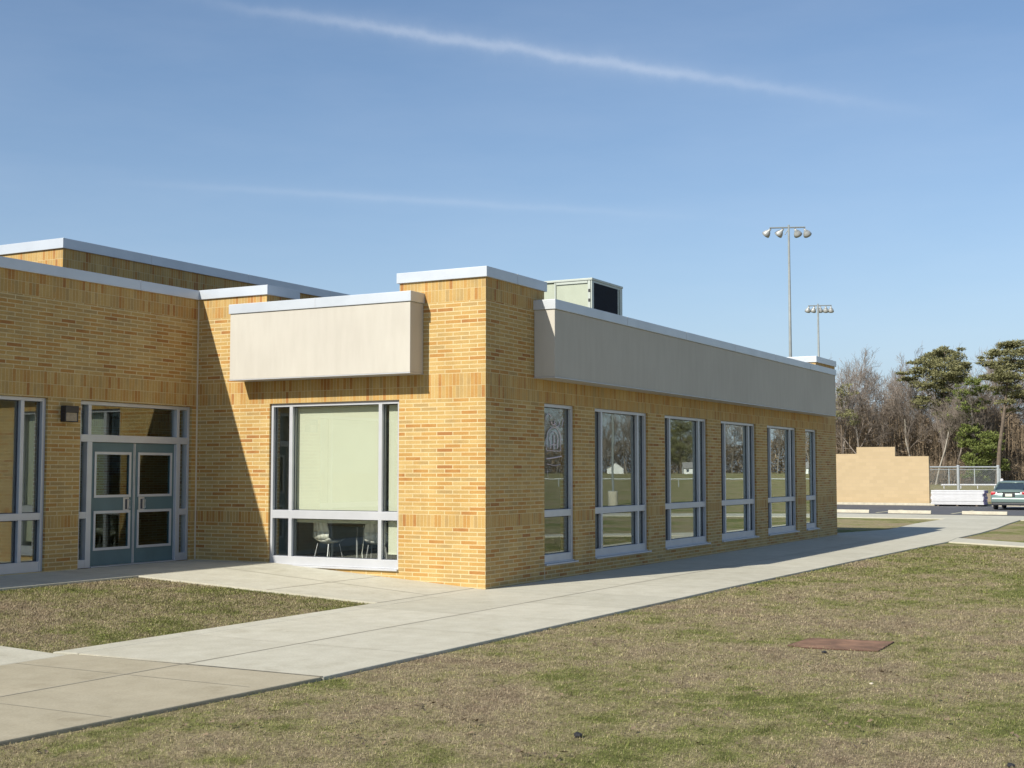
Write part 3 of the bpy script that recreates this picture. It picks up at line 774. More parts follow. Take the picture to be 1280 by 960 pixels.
me.vertices.add(nf*3); me.vertices.foreach_set('co', vv.ravel()); me.loops.add(nf*3); me.loops.foreach_set('vertex_index', np.arange(nf*3, dtype=np.int32))
me.polygons.add(nf); me.polygons.foreach_set('loop_start', np.arange(0, nf*3, 3, dtype=np.int32)); me.polygons.foreach_set('loop_total', np.full(nf, 3, dtype=np.int32))
me.update(calc_edges=True); at = me.attributes.new('tone', 'FLOAT', 'FACE'); at.data.foreach_set('value', tt)
me.materials.append(M['blade']); o = bpy.data.objects.new('grass', me); COL.objects.link(o); o['kind'] = 'stuff'

# ------------------------------------------------------------------ car park things
UB = 43.0
def at_u(px, u):   # point on the ground in column px lying on the line x = u
    r = ray(px, 590.0); t = (u - CAM[0]) / r[0]; return Vector((u, CAM[1] + r[1]*t, 0))
stops = [(1060, 'concrete wheel stop nearest the brick building end', None), (1136, 'concrete wheel stop in front of the tan block wall', None), (1229.5, 'concrete wheel stop in front of the parked car', None)]
first = None
for px, lab, _ in stops:
    p = at_u(px, UB)
    if first is None:
        bm_ = MB(); h_ = .15
        prof = [(-.09, 0), (.09, 0), (.065, h_*.8), (.04, h_), (-.04, h_), (-.065, h_*.8)]
        i = 0
        for yy in (-.95, .95):
            for a, b in prof: bm_.v.append((a, yy, b))
        for k in range(6):
            k2 = (k+1) % 6; bm_.f.append((k, k2, 6+k2, 6+k)); bm_.mi.append(0)
        bm_.f.append((5, 4, 3, 2, 1, 0)); bm_.f.append((6, 7, 8, 9, 10, 11)); bm_.mi += [0, 0]
        first = bm_.build('wheel_stop', M['kerb'], bevel=.015); o = first
    else:
        o = first.copy(); COL.objects.link(o)
    o.location = (p.x, p.y, -.03); tag(o, lab, 'wheel stop', 'concrete wheel stops in the car park')

# tan block enclosure wall with stepped top
def at_depth_z(px, u, py):
    r = ray(px, py); t = (u - CAM[0])/r[0]; return CAM[2] + r[2]*t
UW = 58.6
yA, yB, yC, yD = [at_u(px, UW).y for px in (1161, 1119, 1071, 1005)]
mb = MB()
def wallseg(y0, y1, z): mb.box(UW, UW+.25, y0, y1, -.1, z)
wallseg(yA, yB, at_depth_z(1140, UW, 570.5)); wallseg(yB, yC, at_depth_z(1095, UW, 559)); wallseg(yC, yD, at_depth_z(1060, UW, 567.6))
bw = thing('block_wall', 'tan concrete block enclosure wall with a raised middle step', 'wall', (UW, (yA+yD)/2, 0))
o = mb.build('masonry', M['block'], None)
for v in o.data.vertices: v.co -= Vector((UW, (yA+yD)/2, 0))
o.parent = bw
# position-based block texture reads world coordinates so it stays aligned
# white stack
US = 59.0 - 1.7
ya, yb = at_u(1229, US).y, at_u(1162, US).y
zt = at_depth_z(1196, US, 613); nl = 5; z = .06; hs = [.13, .13, .17, .14, .17]; sc = (zt-.06)/sum(hs)
words = ['lowest', 'second lowest', 'middle', 'second highest', 'topmost']
for k in range(nl):
    h_ = hs[k]*sc; j = random.uniform(-.06, .06); yc = (ya+yb)/2 + j
    t_ = thing('board_bundle', f'{words[k]} layer of the long white board stack beside the block wall', 'board bundle', (US, yc, z), 0, 'white boards stacked beside the block wall')
    hw = (yb-ya)/2 - random.uniform(0, .05)
    mb = MB(); nsub = 3
    for q_ in range(nsub):
        mb.box(random.uniform(-.02, .02), 1.2, -hw + random.uniform(0, .03), hw - random.uniform(0, .03), q_*h_/nsub + .002, (q_+1)*h_/nsub - .008)
    mb.build('board', M['white_wrap'], t_, bevel=.01)
    mb = MB(); mb.box(.02, 1.18, -hw-.018, -hw-.001, .01, h_-.015); mb.build('end_shade', M['purple_shade'], t_)  # purple sheet painted as the shadow side of the white boards
    z += h_
for yy, wd_ in ((ya+.4, 'right'), ((ya+yb)/2, 'middle'), (yb-.4, 'left')):
    mb = MB(); mb.box(US+.05, US+1.15, yy-.05, yy+.05, -.03, .058)
    tag(mb.build('timber_bearer', M['bark_pine']), f'dark timber bearer under the {wd_} of the white board stack', 'timber', 'timber bearers under the white boards')

# ---- parked car (rear towards the camera) --------------------------------
cp = at_u(1260, 51.0)
car = thing('parked_car', 'pale silver green saloon car parked with its rear to the camera', 'car', (cp.x, cp.y, -.028))
paint = simple('pale_green_car_paint', (.17, .23, .21), .3, .3, .03); 
cg = simple('car_glass', (.03, .045, .06), .06, .0, .1)
red = simple('tail_light_red', (.40, .03, .04), .2, 0, .2); clr = simple('tail_light_clear', (.62, .58, .60), .2)
trim = simple('car_trim', (.02, .022, .026), .5)
def loft(secs, closed_ends=True):
    mb = MB(); n_ = len(secs[0])
    for s_ in secs: mb.v += s_
    for k in range(len(secs)-1):
        for j in range(n_):
            j2 = (j+1) % n_; mb.f.append((k*n_+j, k*n_+j2, (k+1)*n_+j2, (k+1)*n_+j)); mb.mi.append(0)
    mb.f.append(tuple(reversed(range(n_)))); mb.f.append(tuple(range((len(secs)-1)*n_, len(secs)*n_))); mb.mi += [0, 0]
    return mb
def sect(x, w, zb, zt, belt=.62):
    h_ = zt-zb
    pr = [(-w*.88, zb), (-w*.97, zb+h_*.12), (-w, zb+h_*.45), (-w*.97, zb+h_*.78), (-w*.86, zt-h_*.04), (-w*.5, zt+.01), (0, zt+.015), (w*.5, zt+.01), (w*.86, zt-h_*.04), (w*.97, zb+h_*.78), (w, zb+h_*.45), (w*.97, zb+h_*.12), (w*.88, zb)]
    return [(x, a, b) for a, b in pr]
body = loft([sect(0.0, .80, .36, .78), sect(.05, .85, .30, .86), sect(.12, .87, .26, .95), sect(.5, .88, .24, 1.0), sect(1.2, .885, .22, .98), sect(2.4, .885, .22, .95), sect(3.4, .88, .22, .90), sect(4.1, .86, .24, .80), sect(4.45, .78, .28, .68), sect(4.55, .70, .34, .55)])
body.build('body', paint, car, smooth=True)
gh = loft([[(.42, a*.74, z) if z < 1 else (.55, a*.6, z) for a, z in ((-1, .97), (1, .97), (1, 1.0), (-1, 1.0))]] + [[(x, -w, .96), (x, w, .96), (x, wt, zt), (x, -wt, zt)] for x, w, wt, zt in ((.75, .76, .62, 1.15), (1.15, .78, .58, 1.37), (1.7, .79, .57, 1.40), (2.3, .79, .57, 1.39), (2.75, .78, .60, 1.25), (3.25, .76, .70, .98))])
gh.build('glasshouse', cg, car)
rf = loft([[(1.05, -.57, 1.335), (1.05, .57, 1.335), (1.05, .53, 1.365), (1.05, -.53, 1.365)], [(1.25, -.60, 1.37), (1.25, .60, 1.37), (1.25, .54, 1.41), (1.25, -.54, 1.41)], [(1.8, -.60, 1.39), (1.8, .60, 1.39), (1.8, .54, 1.43), (1.8, -.54, 1.43)], [(2.35, -.6, 1.37), (2.35, .6, 1.37), (2.35, .54, 1.41), (2.35, -.54, 1.41)]])
rf.build('roof', paint, car, smooth=True)
for sy in (-1, 1):
    for pl3, rp in (([(.42, sy*.74, .96), (.78, sy*.68, 1.17), (1.12, sy*.60, 1.36)], .045), ([(1.75, sy*.78, .97), (1.75, sy*.58, 1.39)], .035), ([(3.22, sy*.75, .97), (2.75, sy*.63, 1.25), (2.33, sy*.58, 1.38)], .035)):
        mb = MB(); mb.tube(pl3, rp, 6); mb.build('pillar', paint, car)
    mb = MB(); mb.box(-.002, .14, sy*.62, sy*.845, .74, .90); mb.build('tail_light', red, car, bevel=.03)
    mb = MB(); mb.box(-.004, .10, sy*.52, sy*.618, .76, .88); mb.build('reversing_light', clr, car, bevel=.02)
    mb = MB(); mb.box(2.65, 2.8, sy*.88, sy*1.02, .95, 1.07); mb.build('door_mirror', paint, car, bevel=.03)
    for wx in (.95, 3.65):
        mt_ = Matrix.Translation((wx, sy*.76, .31)) @ Matrix.Rotation(math.pi/2, 4, 'X')
        mb = MB(); mb.lathe([(.0, -.10), (.24, -.10), (.30, -.09), (.31, -.05), (.31, .05), (.30, .09), (.24, .10), (0, .10)], mt_, 20); wh = mb.build('wheel', M['dark_rubber'], car, smooth=True)
        mb = MB(); mb.lathe([(0, -.112), (.19, -.112), (.2, -.104), (.2, .104), (.19, .112), (0, .112)], mt_, 16); mb.build('rim', M['galv'], wh)
mb = MB(); mb.box(-.07, .12, -.82, .82, .36, .60); mb.build('bumper', paint, car, bevel=.05)
mb = MB(); mb.box(-.055, .2, -.80, .80, .22, .355); mb.build('bumper_skirt', trim, car, bevel=.03)
mb = MB(); mb.box(-.012, .05, -.30, .30, .63, .84); rec = mb.build('plate_recess', trim, car, bevel=.02)
mb = MB(); mb.box(-.022, -.0125, -.16, .16, .665, .80); mb.build('number_plate', simple('number_plate', (.62, .64, .52), .5), car)
mb = MB(); mb.box(-.01, .08, -.55, .55, .865, .885); mb.build('boot_seam', trim, car)
mb = MB(); mb.tube([(-.03, -.5, .24), (.3, -.5, .24)], .035, 8); mb.build('exhaust_pipe', M['galv'], car)

# ---- near gate frame and far chain link fence -------------------------
def chainlink(mb, p0, p1, z0, z1, step, r):
    d = p1-p0; Ln = d.length; d = d.normalized(); H = z1-z0
    k = -H
    while k < Ln:
        for sgn in (1, -1):
            s0_, s1_ = k, k+H; za, zb_ = (z0, z1) if sgn > 0 else (z1, z0)
            a, b = s0_, s1_; z_a, z_b = za, zb_
            if a < 0: z_a = za + (zb_-za)*(0-a)/H; a = 0
            if b > Ln: z_b = za + (zb_-za)*(Ln-s0_)/H; b = Ln
            if b > a:
                A = p0 + d*a; B_ = p0 + d*b; off = Vector((-d.y, d.x, 0))*(.004*sgn)
                mb.tube([(A.x+off.x, A.y+off.y, z_a), (B_.x+off.x, B_.y+off.y, z_b)], r, 3, cap=False)
        k += step
mb = None
def fence(name, label, pxs, depth, ztop, r, rail_r, step, wire, name_cat='fence', zb=0.05, right=True):
    pts = [far(px, depth) for px in pxs]; c = pts[len(pts)//2].copy(); c.z = 0
    root = thing(name, label, name_cat, c)
    for k, p in enumerate(pts):
        m_ = MB(); q_ = p-c; m_.tube([(q_.x, q_.y, -.2), (q_.x, q_.y, ztop+.06)], r, 8); m_.lathe([(r*1.2, ztop+.05), (r*.9, ztop+.10), (0, ztop+.13)], Matrix.Translation((q_.x, q_.y, 0)), 8); m_.build('post', M['galv'], root)
    a = pts[0]-c; b = pts[-1]-c
    m_ = MB(); m_.tube([(a.x, a.y, ztop), (b.x, b.y, ztop)], rail_r, 8); m_.build('top_rail', M['galv'], root)
    m_ = MB(); chainlink(m_, a, b, zb, ztop-.02, step, wire); m_.build('wire_mesh', M['galv_pole'], root)
    return root
dg = 80.0; k_ = dg/FPX
fence('chain_link_fence', 'near galvanised chain link fence with two stout posts beside the white stack', [1098, 1197.5, 1247.5], dg, 1.85 + (590-584)*k_, .085, .05, .11, .004)
fence('chain_link_fence', 'distant chain link fence at the foot of the trees', [1120, 1153, 1186, 1218, 1250], 176.0, 2.15, .07, .05, .16, .006)
# low pale rail on the field
a, b = far(1176, 150), far(1246, 150); c = (a+b)/2
lr = thing('low_rail', 'long low white rail on the field behind the fence', 'rail', c)
m_ = MB(); A = a-c; B_ = b-c; m_.tube([(A.x, A.y, .38), (B_.x, B_.y, .38)], .10, 8); m_.build('rail', M['white_wrap'], lr)
for t in (0.05, .35, .65, .95):
    p = A.lerp(B_, t); m_ = MB(); m_.tube([(p.x, p.y, -.1), (p.x, p.y, .36)], .05, 6); m_.build('post', M['white_wrap'], lr)
# small white marker behind the car
p = far(1252, 100); m_ = MB(); m_.tube([(0, 0, -.1), (0, 0, 1.1)], .09, 8); m_.lathe([(.09, 1.1), (.11, 1.12), (.10, 1.3), (0, 1.36)], None, 10)
o = m_.build('marker_post', M['white_wrap']); o.location = p; tag(o, 'short white post seen just above the roof of the parked car', 'post')

# ---- field floodlights ---------------------------------------------------
def floodlight(px, depth, ytop, heads, r, label, hs):
    p = far(px, depth); H = 1.85 + (590-ytop)*depth/FPX
    t = thing('floodlight_mast', label, 'floodlight', p, math.atan2(-.8767, .481), 'sports field floodlights')
    m_ = MB(); m_.tube([(0, 0, -.3), (0, 0, H*.5), (0, 0, H+.15)], [r*1.35, r*1.15, r*.75], 12); m_.build('pole', M['galv_pole'], t, smooth=True)
    xs_ = [(h - px)*depth/FPX for h in heads]
    m_ = MB(); m_.tube([(xs_[0]-.05, 0, H-.05), (xs_[-1]+.05, 0, H)], .05, 8); m_.tube([(-.25, 0, H-.5), (0, 0, H-.1)], .03, 6); m_.build('crossarm', M['galv_pole'], t)
    for i, x in enumerate(xs_):
        s_ = hs; out = -1 if x < 0 else 1
        mt_ = Matrix.Translation((x, 0, H-.12)) @ Matrix.Rotation(math.radians(-38*out*(1 if len(heads) < 5 else .2)), 4, 'Y') @ Matrix.Rotation(math.radians(34), 4, 'X') @ Matrix.Rotation(math.pi, 4, 'X')
        m_ = MB(); m_.lathe([(0, 0), (.09*s_, .0), (.11*s_, .20*s_), (.20*s_, .28*s_), (.30*s_, .46*s_), (.34*s_, .66*s_), (.33*s_, .66*s_), (.28*s_, .5*s_)], mt_, 16); hd = m_.build('lamp_head', M['reflector'], t, smooth=True)
        m_ = MB(); m_.lathe([(.325*s_, .63*s_), (0, .64*s_)], mt_, 16); m_.build('lens', M['lamp_glass'], hd)
floodlight(990, 86, 281, [967, 983, 998, 1010], .09, 'nearer and taller floodlight mast carrying four lamp heads', .82)
floodlight(1025.5, 128, 380.5, [1014, 1021, 1028.5, 1035.5, 1042], .11, 'farther and smaller floodlight mast carrying five lamp heads', .85)

# ------------------------------------------------------------------ trees
def bare_tree_mesh(seed, H, spread=.5, twig=.02, levels=5, fork=.3, dens=1.0):
    """returns (trunk MB, crown MB) built about the origin"""
    r_ = random.Random(seed); tr = MB(); cr = MB()
    def grow(p, d, ln, rad, lv):
        segs = 3 if lv < 3 else 2; pts = [p.copy()]; rr_ = [rad]; dd = d.copy()
        for k in range(segs):
            dd = (dd + Vector((r_.gauss(0, .13), r_.gauss(0, .13), r_.gauss(.05, .06)))).normalized()
            pts.append(pts[-1] + dd*ln/segs); rr_.append(rad*(1-.45*(k+1)/segs))
        (cr if lv > 0 else tr).tube(pts, rr_, 7 if lv == 0 else (4 if lv < 3 else 3), cap=False)
        if lv >= levels: return
        nchild = (7, 5, 5, 4, 3)[min(lv, 4)]
        nchild = max(2, int(round(nchild*dens)))
        for c in range(nchild):
            t = (fork + (1-fork)*(c+.5)/nchild) if lv == 0 else (.25 + .75*(c+.6)/nchild)
            i = min(int(t*segs), segs-1); q_ = pts[i].lerp(pts[i+1], t*segs-i)
            a = r_.uniform(0, 6.28) ; base = dd
            s1 = base.cross(Vector((math.cos(a), math.sin(a), .3))).normalized()
            ang = r_.uniform(.35, 1.0)*spread*1.7
            nd = (base*math.cos(ang) + s1*math.sin(ang)); nd.z += .13; nd.normalize()
            grow(q_, nd, ln*r_.uniform(.45, .68)*(1.0 if lv else .72), max(twig, rad*(1-.5*t)*r_.uniform(.42, .6)), lv+1)
    grow(Vector((0, 0, -.3)), Vector((r_.gauss(0, .05), r_.gauss(0, .05), 1)), H*.78, H*.0125, 0)
    return tr, cr
def make_bare(seed, H, label, group, bark='bark_grey', **kw):
    t = thing('bare_tree', label, 'tree', (0, 0, 0), 0, group)
    a, b = bare_tree_mesh(seed, H, **kw)
    a.build('trunk', M[bark], t); b.build('crown', M['twig'], t)
    HM[seed-1] = max(v[2] for v in b.v)
    return t
HM = {}
G1 = 'leafless trees at the edge of the field'
protos = [make_bare(1, 19, '', G1, spread=.55), make_bare(2, 17, '', G1, spread=.64), make_bare(3, 20, '', G1, spread=.52, fork=.38), make_bare(4, 15, '', G1, spread=.6),
          make_bare(5, 18, '', G1, 'bark_pale', spread=.46, fork=.4), make_bare(6, 12, '', G1, spread=.5, fork=.2)]
hts = [19, 17, 20, 15, 18, 12]
used = set()
def plant(k, p, ytop, label, group=None):
    depth = .8748*(p.x-CAM[0]) + .48*(p.y-CAM[1])
    Hn = 1.85 + (590-ytop)*depth/FPX
    rz = random.uniform(0, 6.28); s_ = Hn/HM[k]
    if k in used: o = dup(protos[k], p, rz, label, s_)
    else:
        used.add(k); o = protos[k]; o.location = p; o.rotation_euler = (0, 0, rz); o.scale = (s_,)*3; o['label'] = label
    if group: o['group'] = group
    return o
row = [(1030, 208, 470, 3), (1052, 205, 430, 0), (1060, 214, 446, 4), (1073, 203, 448, 1), (1086, 212, 440, 2), (1099, 206, 452, 0), (1111, 215, 455, 3), (1124, 209, 452, 1), (1137, 206, 462, 4),
       (1150, 216, 470, 5), (1163, 218, 462, 2), (1178, 214, 450, 1), (1206, 218, 422, 2), (1217, 212, 424, 0), (1229, 220, 432, 4), (1240, 213, 452, 5), (1262, 219, 450, 1), (1280, 212, 446, 2), (1300, 214, 440, 0), (1325, 210, 445, 1), (1350, 216, 440, 2)]
lab = ['farthest left leafless tree, mostly hidden by the fascia end', 'tall leafless tree rising just right of the fascia end', 'slender pale leafless tree right of the fascia end', 'leafless tree above the left part of the block wall',
       'tall leafless tree behind the raised step of the block wall', 'leafless tree above the right of the raised step', 'spreading leafless tree above the right part of the block wall', 'leafless tree just left of the big pine', 'pale trunked tree under the left edge of the big pine',
       'low leafless tree under the big pine', 'grey leafless tree behind the big pine', 'leafless tree mixed into the crown of the big pine', 'tall leafless tree rising between the two big pines', 'very tall thin leafless tree between the two big pines', 'pale leafless tree left of the leaning pine',
       'small leafless tree beside the leaning pine trunk', 'leafless tree behind the leaning pine', 'leafless tree at the right edge of the photo', 'leafless tree just past the right edge', 'leafless tree well past the right edge', 'last leafless tree past the right edge']
for (px, dp, yt, k), lb in zip(row, lab): plant(k, far(px, dp), yt, lb)
pale = [(1169, 196, 488, 4, 'thin pale trunk standing behind the right end of the fence'), (1192, 199, 470, 2, 'thin leafless tree in front of the big pine')]
for px, dp, yt, k, lb in pale: plant(k, far(px, dp), yt, lb)

def needle_clump(mb, c, r, n, flat, g):
    for _ in range(n):
        v = g.normal(size=3); v /= np.linalg.norm(v); v *= r*g.random()**.45; v[2] *= flat
        p = c + v; s_ = g.uniform(.10, .24)*PS
        a = g.normal(size=3); a[2] = abs(a[2])*.6+.15; a /= np.linalg.norm(a); b = np.cross(a, g.normal(size=3)); b /= max(np.linalg.norm(b), 1e-6)
        i = len(mb.v); mb.v += [tuple(p - b*s_*.30), tuple(p + b*s_*.30), tuple(p + a*s_*1.5)]; mb.f.append((i, i+1, i+2)); mb.mi.append(0)
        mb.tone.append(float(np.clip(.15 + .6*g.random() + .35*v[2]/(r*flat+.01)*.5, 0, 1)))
PS = 1.4
def pine(name, label, base, trunkpts, rad, clumps, mat, seed, bark='bark_pine', limbs=True):
    g = np.random.default_rng(seed); t = thing(name, label, 'tree', base)
    tr = MB(); rads = [rad*(1-.75*i/(len(trunkpts)-1)) for i in range(len(trunkpts))]; tr.tube(trunkpts, rads, 8, cap=False)
    cl = MB(); cl.tone = []
    for (c, r, n, flat) in clumps:
        c = np.array(c, float)
        if limbs:   # limb from the nearest lower trunk point
            zs_ = [q_[2] for q_ in trunkpts]; z_ = c[2] - .25*np.hypot(c[0], c[1]) - .5; z_ = min(max(z_, zs_[0]), zs_[-1])
            i = max(0, min(len(zs_)-2, int(np.searchsorted(zs_, z_))-1)); f_ = (z_-zs_[i])/max(zs_[i+1]-zs_[i], .01)
            q_ = Vector(trunkpts[i]).lerp(Vector(trunkpts[i+1]), f_); e = Vector(c); mid = q_.lerp(e, .5); mid.z -= .3
            tr.tube([q_, mid, e], [rad*.28, rad*.2, rad*.08], 5, cap=False)
        needle_clump(cl, c, r*1.08, int(n*1.5), flat, g)
        for _ in range(6):
            o_ = g.normal(size=3)*r*.75; o_[2] *= flat; needle_clump(cl, c+o_, r*.42, n//3, flat*.8, g)
    tr.build('trunk', M[bark], t); cl.build('crown', M[mat], t)
    return t
# lateral metres at ~200 m: 1px = .121 m. crown positions given as (px, py) of the photograph -> local coordinates
def pc(base_px, dp, items, g):
    out = []; s_ = dp/FPX
    for (px, py, r, n, fl) in items:
        lat = (px-base_px)*s_; z = 1.85 + (590-py)*s_; dd = g.uniform(-2.5, 2.5)
        out.append(((.481*lat + .8748*dd, -.8767*lat + .48*dd, z), r, n, fl))
    return out
def pt(base_px, dp, items):
    s_ = dp/FPX; return [(.481*(px-base_px)*s_, -.8767*(px-base_px)*s_, 1.85 + (590-py)*s_) for px, py in items]
g = np.random.default_rng(5)
rr = lambda a, b: float(g.uniform(a, b))
items = [(1185, 440, 1.7, 420, .45), (1172, 446, 1.8, 420, .45), (1196, 447, 1.8, 420, .45), (1160, 455, 1.9, 420, .4), (1178, 458, 2.3, 520, .45), (1200, 460, 1.9, 420, .45), (1150, 465, 1.7, 360, .35), (1166, 470, 2.2, 420, .4),
         (1188, 472, 2.4, 480, .45), (1205, 474, 1.6, 300, .4), (1143, 473, 1.2, 200, .35), (1155, 482, 1.6, 260, .35), (1172, 486, 2.0, 300, .4), (1160, 498, 1.5, 200, .35), (1186, 492, 2.2, 380, .5), (1182, 506, 2.0, 340, .5), (1150, 503, 1.2, 120, .35), (1187, 520, 1.9, 280, .5), (1193, 535, 1.6, 200, .5)]
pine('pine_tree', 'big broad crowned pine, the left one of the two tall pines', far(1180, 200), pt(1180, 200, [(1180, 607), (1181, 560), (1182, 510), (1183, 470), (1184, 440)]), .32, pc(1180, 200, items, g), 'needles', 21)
items = [(1212, 478, 1.2, 190, .5), (1205, 492, 1.3, 210, .5), (1222, 488, 1.3, 190, .5), (1214, 503, 1.4, 200, .5), (1201, 512, 1.2, 160, .5), (1226, 506, 1.2, 150, .5), (1212, 522, 1.3, 170, .45), (1208, 538, 1.4, 240, .45), (1224, 534, 1.3, 200, .5), (1214, 549, 1.7, 320, .45),
         (1232, 546, 1.7, 300, .45), (1240, 556, 1.6, 260, .45), (1222, 560, 1.8, 340, .45), (1210, 556, 1.2, 200, .4), (1234, 570, 1.7, 260, .5), (1220, 578, 1.6, 260, .5), (1208, 572, 1.0, 120, .5), (1228, 590, 1.7, 220, .5), (1214, 592, 1.2, 140, .5), (1246, 584, 1.2, 120, .5)]
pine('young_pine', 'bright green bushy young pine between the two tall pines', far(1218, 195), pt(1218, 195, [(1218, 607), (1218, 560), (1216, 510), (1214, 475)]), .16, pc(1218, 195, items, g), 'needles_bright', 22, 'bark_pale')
items = [(1265, 431, 1.5, 330, .35), (1276, 430, 1.6, 330, .35), (1252, 441, 1.5, 300, .35), (1268, 443, 2.0, 420, .35), (1284, 440, 1.9, 360, .35), (1245, 454, 1.4, 240, .3), (1260, 458, 1.9, 360, .35), (1278, 457, 2.0, 380, .35), (1236, 472, 1.4, 220, .28), (1252, 470, 1.8, 320, .3), (1268, 474, 2.0, 360, .35),
         (1285, 474, 1.9, 320, .35), (1258, 486, 1.6, 240, .3), (1272, 492, 1.7, 240, .35), (1288, 492, 1.7, 240, .35), (1262, 503, 1.1, 110, .3), (1275, 512, 1.3, 150, .3), (1300, 450, 2.0, 360, .35), (1305, 475, 2.0, 340, .35), (1300, 500, 1.7, 240, .35)]
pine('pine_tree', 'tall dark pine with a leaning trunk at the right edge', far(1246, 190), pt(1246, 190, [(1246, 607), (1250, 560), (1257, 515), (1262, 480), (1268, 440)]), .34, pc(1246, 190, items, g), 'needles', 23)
items = [(1052, 500, 1.6, 120, .6), (1048, 515, 1.9, 150, .6), (1056, 490, 1.3, 90, .6), (1060, 520, 1.4, 90, .6)]
pine('young_pine', 'thin olive pine beside the far end of the building', far(1053, 202), pt(1053, 202, [(1053, 607), (1053, 550), (1052, 490)]), .15, pc(1053, 202, items, g), 'needles', 24)
# far-off wood: dense thin stems, twigs and dry leaves reading as one mass
def wood(name, pxa, pxb, d0, d1, n, ztop, seed, mirror=False, zb=0.0, k=1.0):
    g = np.random.default_rng(seed); mb = MB(); mb.tone = []
    for _ in range(n):
        px = g.uniform(pxa, pxb); dp = g.uniform(d0, d1); p = far(px, dp)
        if mirror: p = mir(p)
        top = ztop*(.88 + .12*math.sin(px*.05+seed) + .08*math.sin(px*.17)); z = zb + top*g.random()**.95
        kind = g.random()
        tone = float(np.clip(g.normal(.42, .16), 0, 1))
        if kind < .05:
            h_ = g.uniform(2, 5); w = g.uniform(.03, .07); lx, ly = g.normal(0, .3, 2)
            a = Vector((p.x, p.y, z-h_/2)); b = Vector((p.x+lx, p.y+ly, z+h_/2)); s_ = Vector((.481, -.8767, 0))*w
            i = len(mb.v); mb.v += [tuple(a-s_), tuple(a+s_), tuple(b)]
        else:
            s_ = g.uniform(.09, .30)*k; a = g.normal(size=3)*s_; b = g.normal(size=3)*s_; a[2] = abs(a[2])*1.1
            i = len(mb.v); mb.v += [(p.x, p.y, z), (p.x+a[0], p.y+a[1], z+a[2]), (p.x+b[0]*.35, p.y+b[1]*.35, z+b[2]*.35)]
        mb.f.append((i, i+1, i+2)); mb.mi.append(0); mb.tone.append(tone)
    return mb.build(name, M['brush'], kind='stuff')
wood('distant_wood', 1005, 1360, 204, 255, 230000, 13.0, 3)
wood('underbrush', 1005, 1360, 196, 202, 14000, 3.4, 4)

# ------------------------------------------------------------------ what the windows mirror (on the lawn side, right of the frame)
def mplant(k, px, dp, H, label):
    p = mir(far(px, dp)); p.z = hgt(p.x, p.y); s_ = H/HM[k]; o = dup(protos[k], p, random.uniform(0, 6.28), label, s_); o['group'] = 'leafless trees across the road, mirrored in the windows'; return o
k = 0
for px in range(560, 1080, 17):
    mplant(k % 6, px + random.uniform(-6, 6), 432 + random.uniform(-8, 14), random.uniform(16, 27), 'leafless tree of the far row across the lawn, seen only mirrored in the windows'); k += 1
wood('distant_wood', 560, 1090, 440, 475, 60000, 12, 8, True, 1.3, 2.6)
p = mir(far(852, 415)); p.z = hgt(p.x, p.y); g2 = np.random.default_rng(9)
pine('pine_tree', 'dark bushy evergreen mirrored in the third window', p, [(0, 0, -.3), (0, 0, 8), (0, 0, 18)], .5, [((g2.normal(0, 3.0), g2.normal(0, 3.0), g2.uniform(4, 18)), g2.uniform(2.6, 4.0), 420, .7) for _ in range(18)], 'needles', 31)
hw_ = simple('white_siding', (.72, .72, .70), .7); hr_ = simple('grey_shingles', (.22, .21, .20), .9); hg_ = simple('house_glass', (.05, .06, .08), .1)
def house(px, dp, w, d, label, rz):
    p = mir(far(px, dp)); p.z = hgt(p.x, p.y)
    t = thing('house', label, 'house', p, rz); t.scale = (.62,)*3
    mb = MB(); mb.box(-w/2, w/2, -d/2, d/2, -.3, 2.7); i = len(mb.v)
    for x in (-w/2, w/2):
        mb.v += [(x, -d/2, 2.7), (x, d/2, 2.7), (x, 0, 5.2)]
    mb.f += [(i, i+2, i+1), (i+3, i+4, i+5)]; mb.mi += [0, 0]; mb.build('walls', hw_, t)
    mb = MB(); e = .4
    for sg in (-1, 1): mb.quad((-w/2-e, sg*(d/2+e), 2.45), (w/2+e, sg*(d/2+e), 2.45), (w/2+e, 0, 5.32), (-w/2-e, 0, 5.32))
    o = mb.build('roof', hr_, t); sm = o.modifiers.new('s', 'SOLIDIFY'); sm.thickness = .15
    for q_ in (-.3, .05, .33):
        mb = MB(); mb.box(q_*w-.5, q_*w+.5, d/2+.001, d/2+.04, .9, 2.1); mb.box(q_*w-.5, q_*w+.5, -d/2-.04, -d/2-.001, .9, 2.1); mb.build('window', hg_, t)
house(866, 395, 9, 7, 'white gabled house mirrored in the third window', math.radians(60)); house(896, 430, 8, 6, 'white gabled house mirrored in the fourth window', math.radians(-20)); house(1000, 385, 9, 7, 'white house turned sideways, mirrored in the sixth window', math.radians(80)); house(770, 405, 12, 8, 'long white house mirrored in the second window', math.radians(-25))
pts = [mir(far(px, 168)) for px in range(600, 1101, 50)]; c = pts[5].copy()
root = thing('field_fence', 'low pale rail fence across the lawn, mirrored in the windows', 'fence', c)
for q_ in pts:
    v = q_-c; m_ = MB(); m_.tube([(v.x, v.y, -.2), (v.x, v.y, 1.0)], .07, 6); m_.build('post', M['galv'], root)
m_ = MB(); m_.tube([tuple(pts[0]-c+Vector((0,0,.95))), tuple(pts[-1]-c+Vector((0,0,.95)))], .07, 6); m_.build('rail', M['galv'], root)
p = mir(gp(771, 632)); lp = thing('lamp_post', 'slim parking lamp post on a concrete base, mirrored in the second window', 'lamp post', p)
m_ = MB(); m_.lathe([(0, -.2), (.28, -.2), (.28, .75), (.26, .78), (0, .78)], None, 16); m_.build('base', M['kerb'], lp)
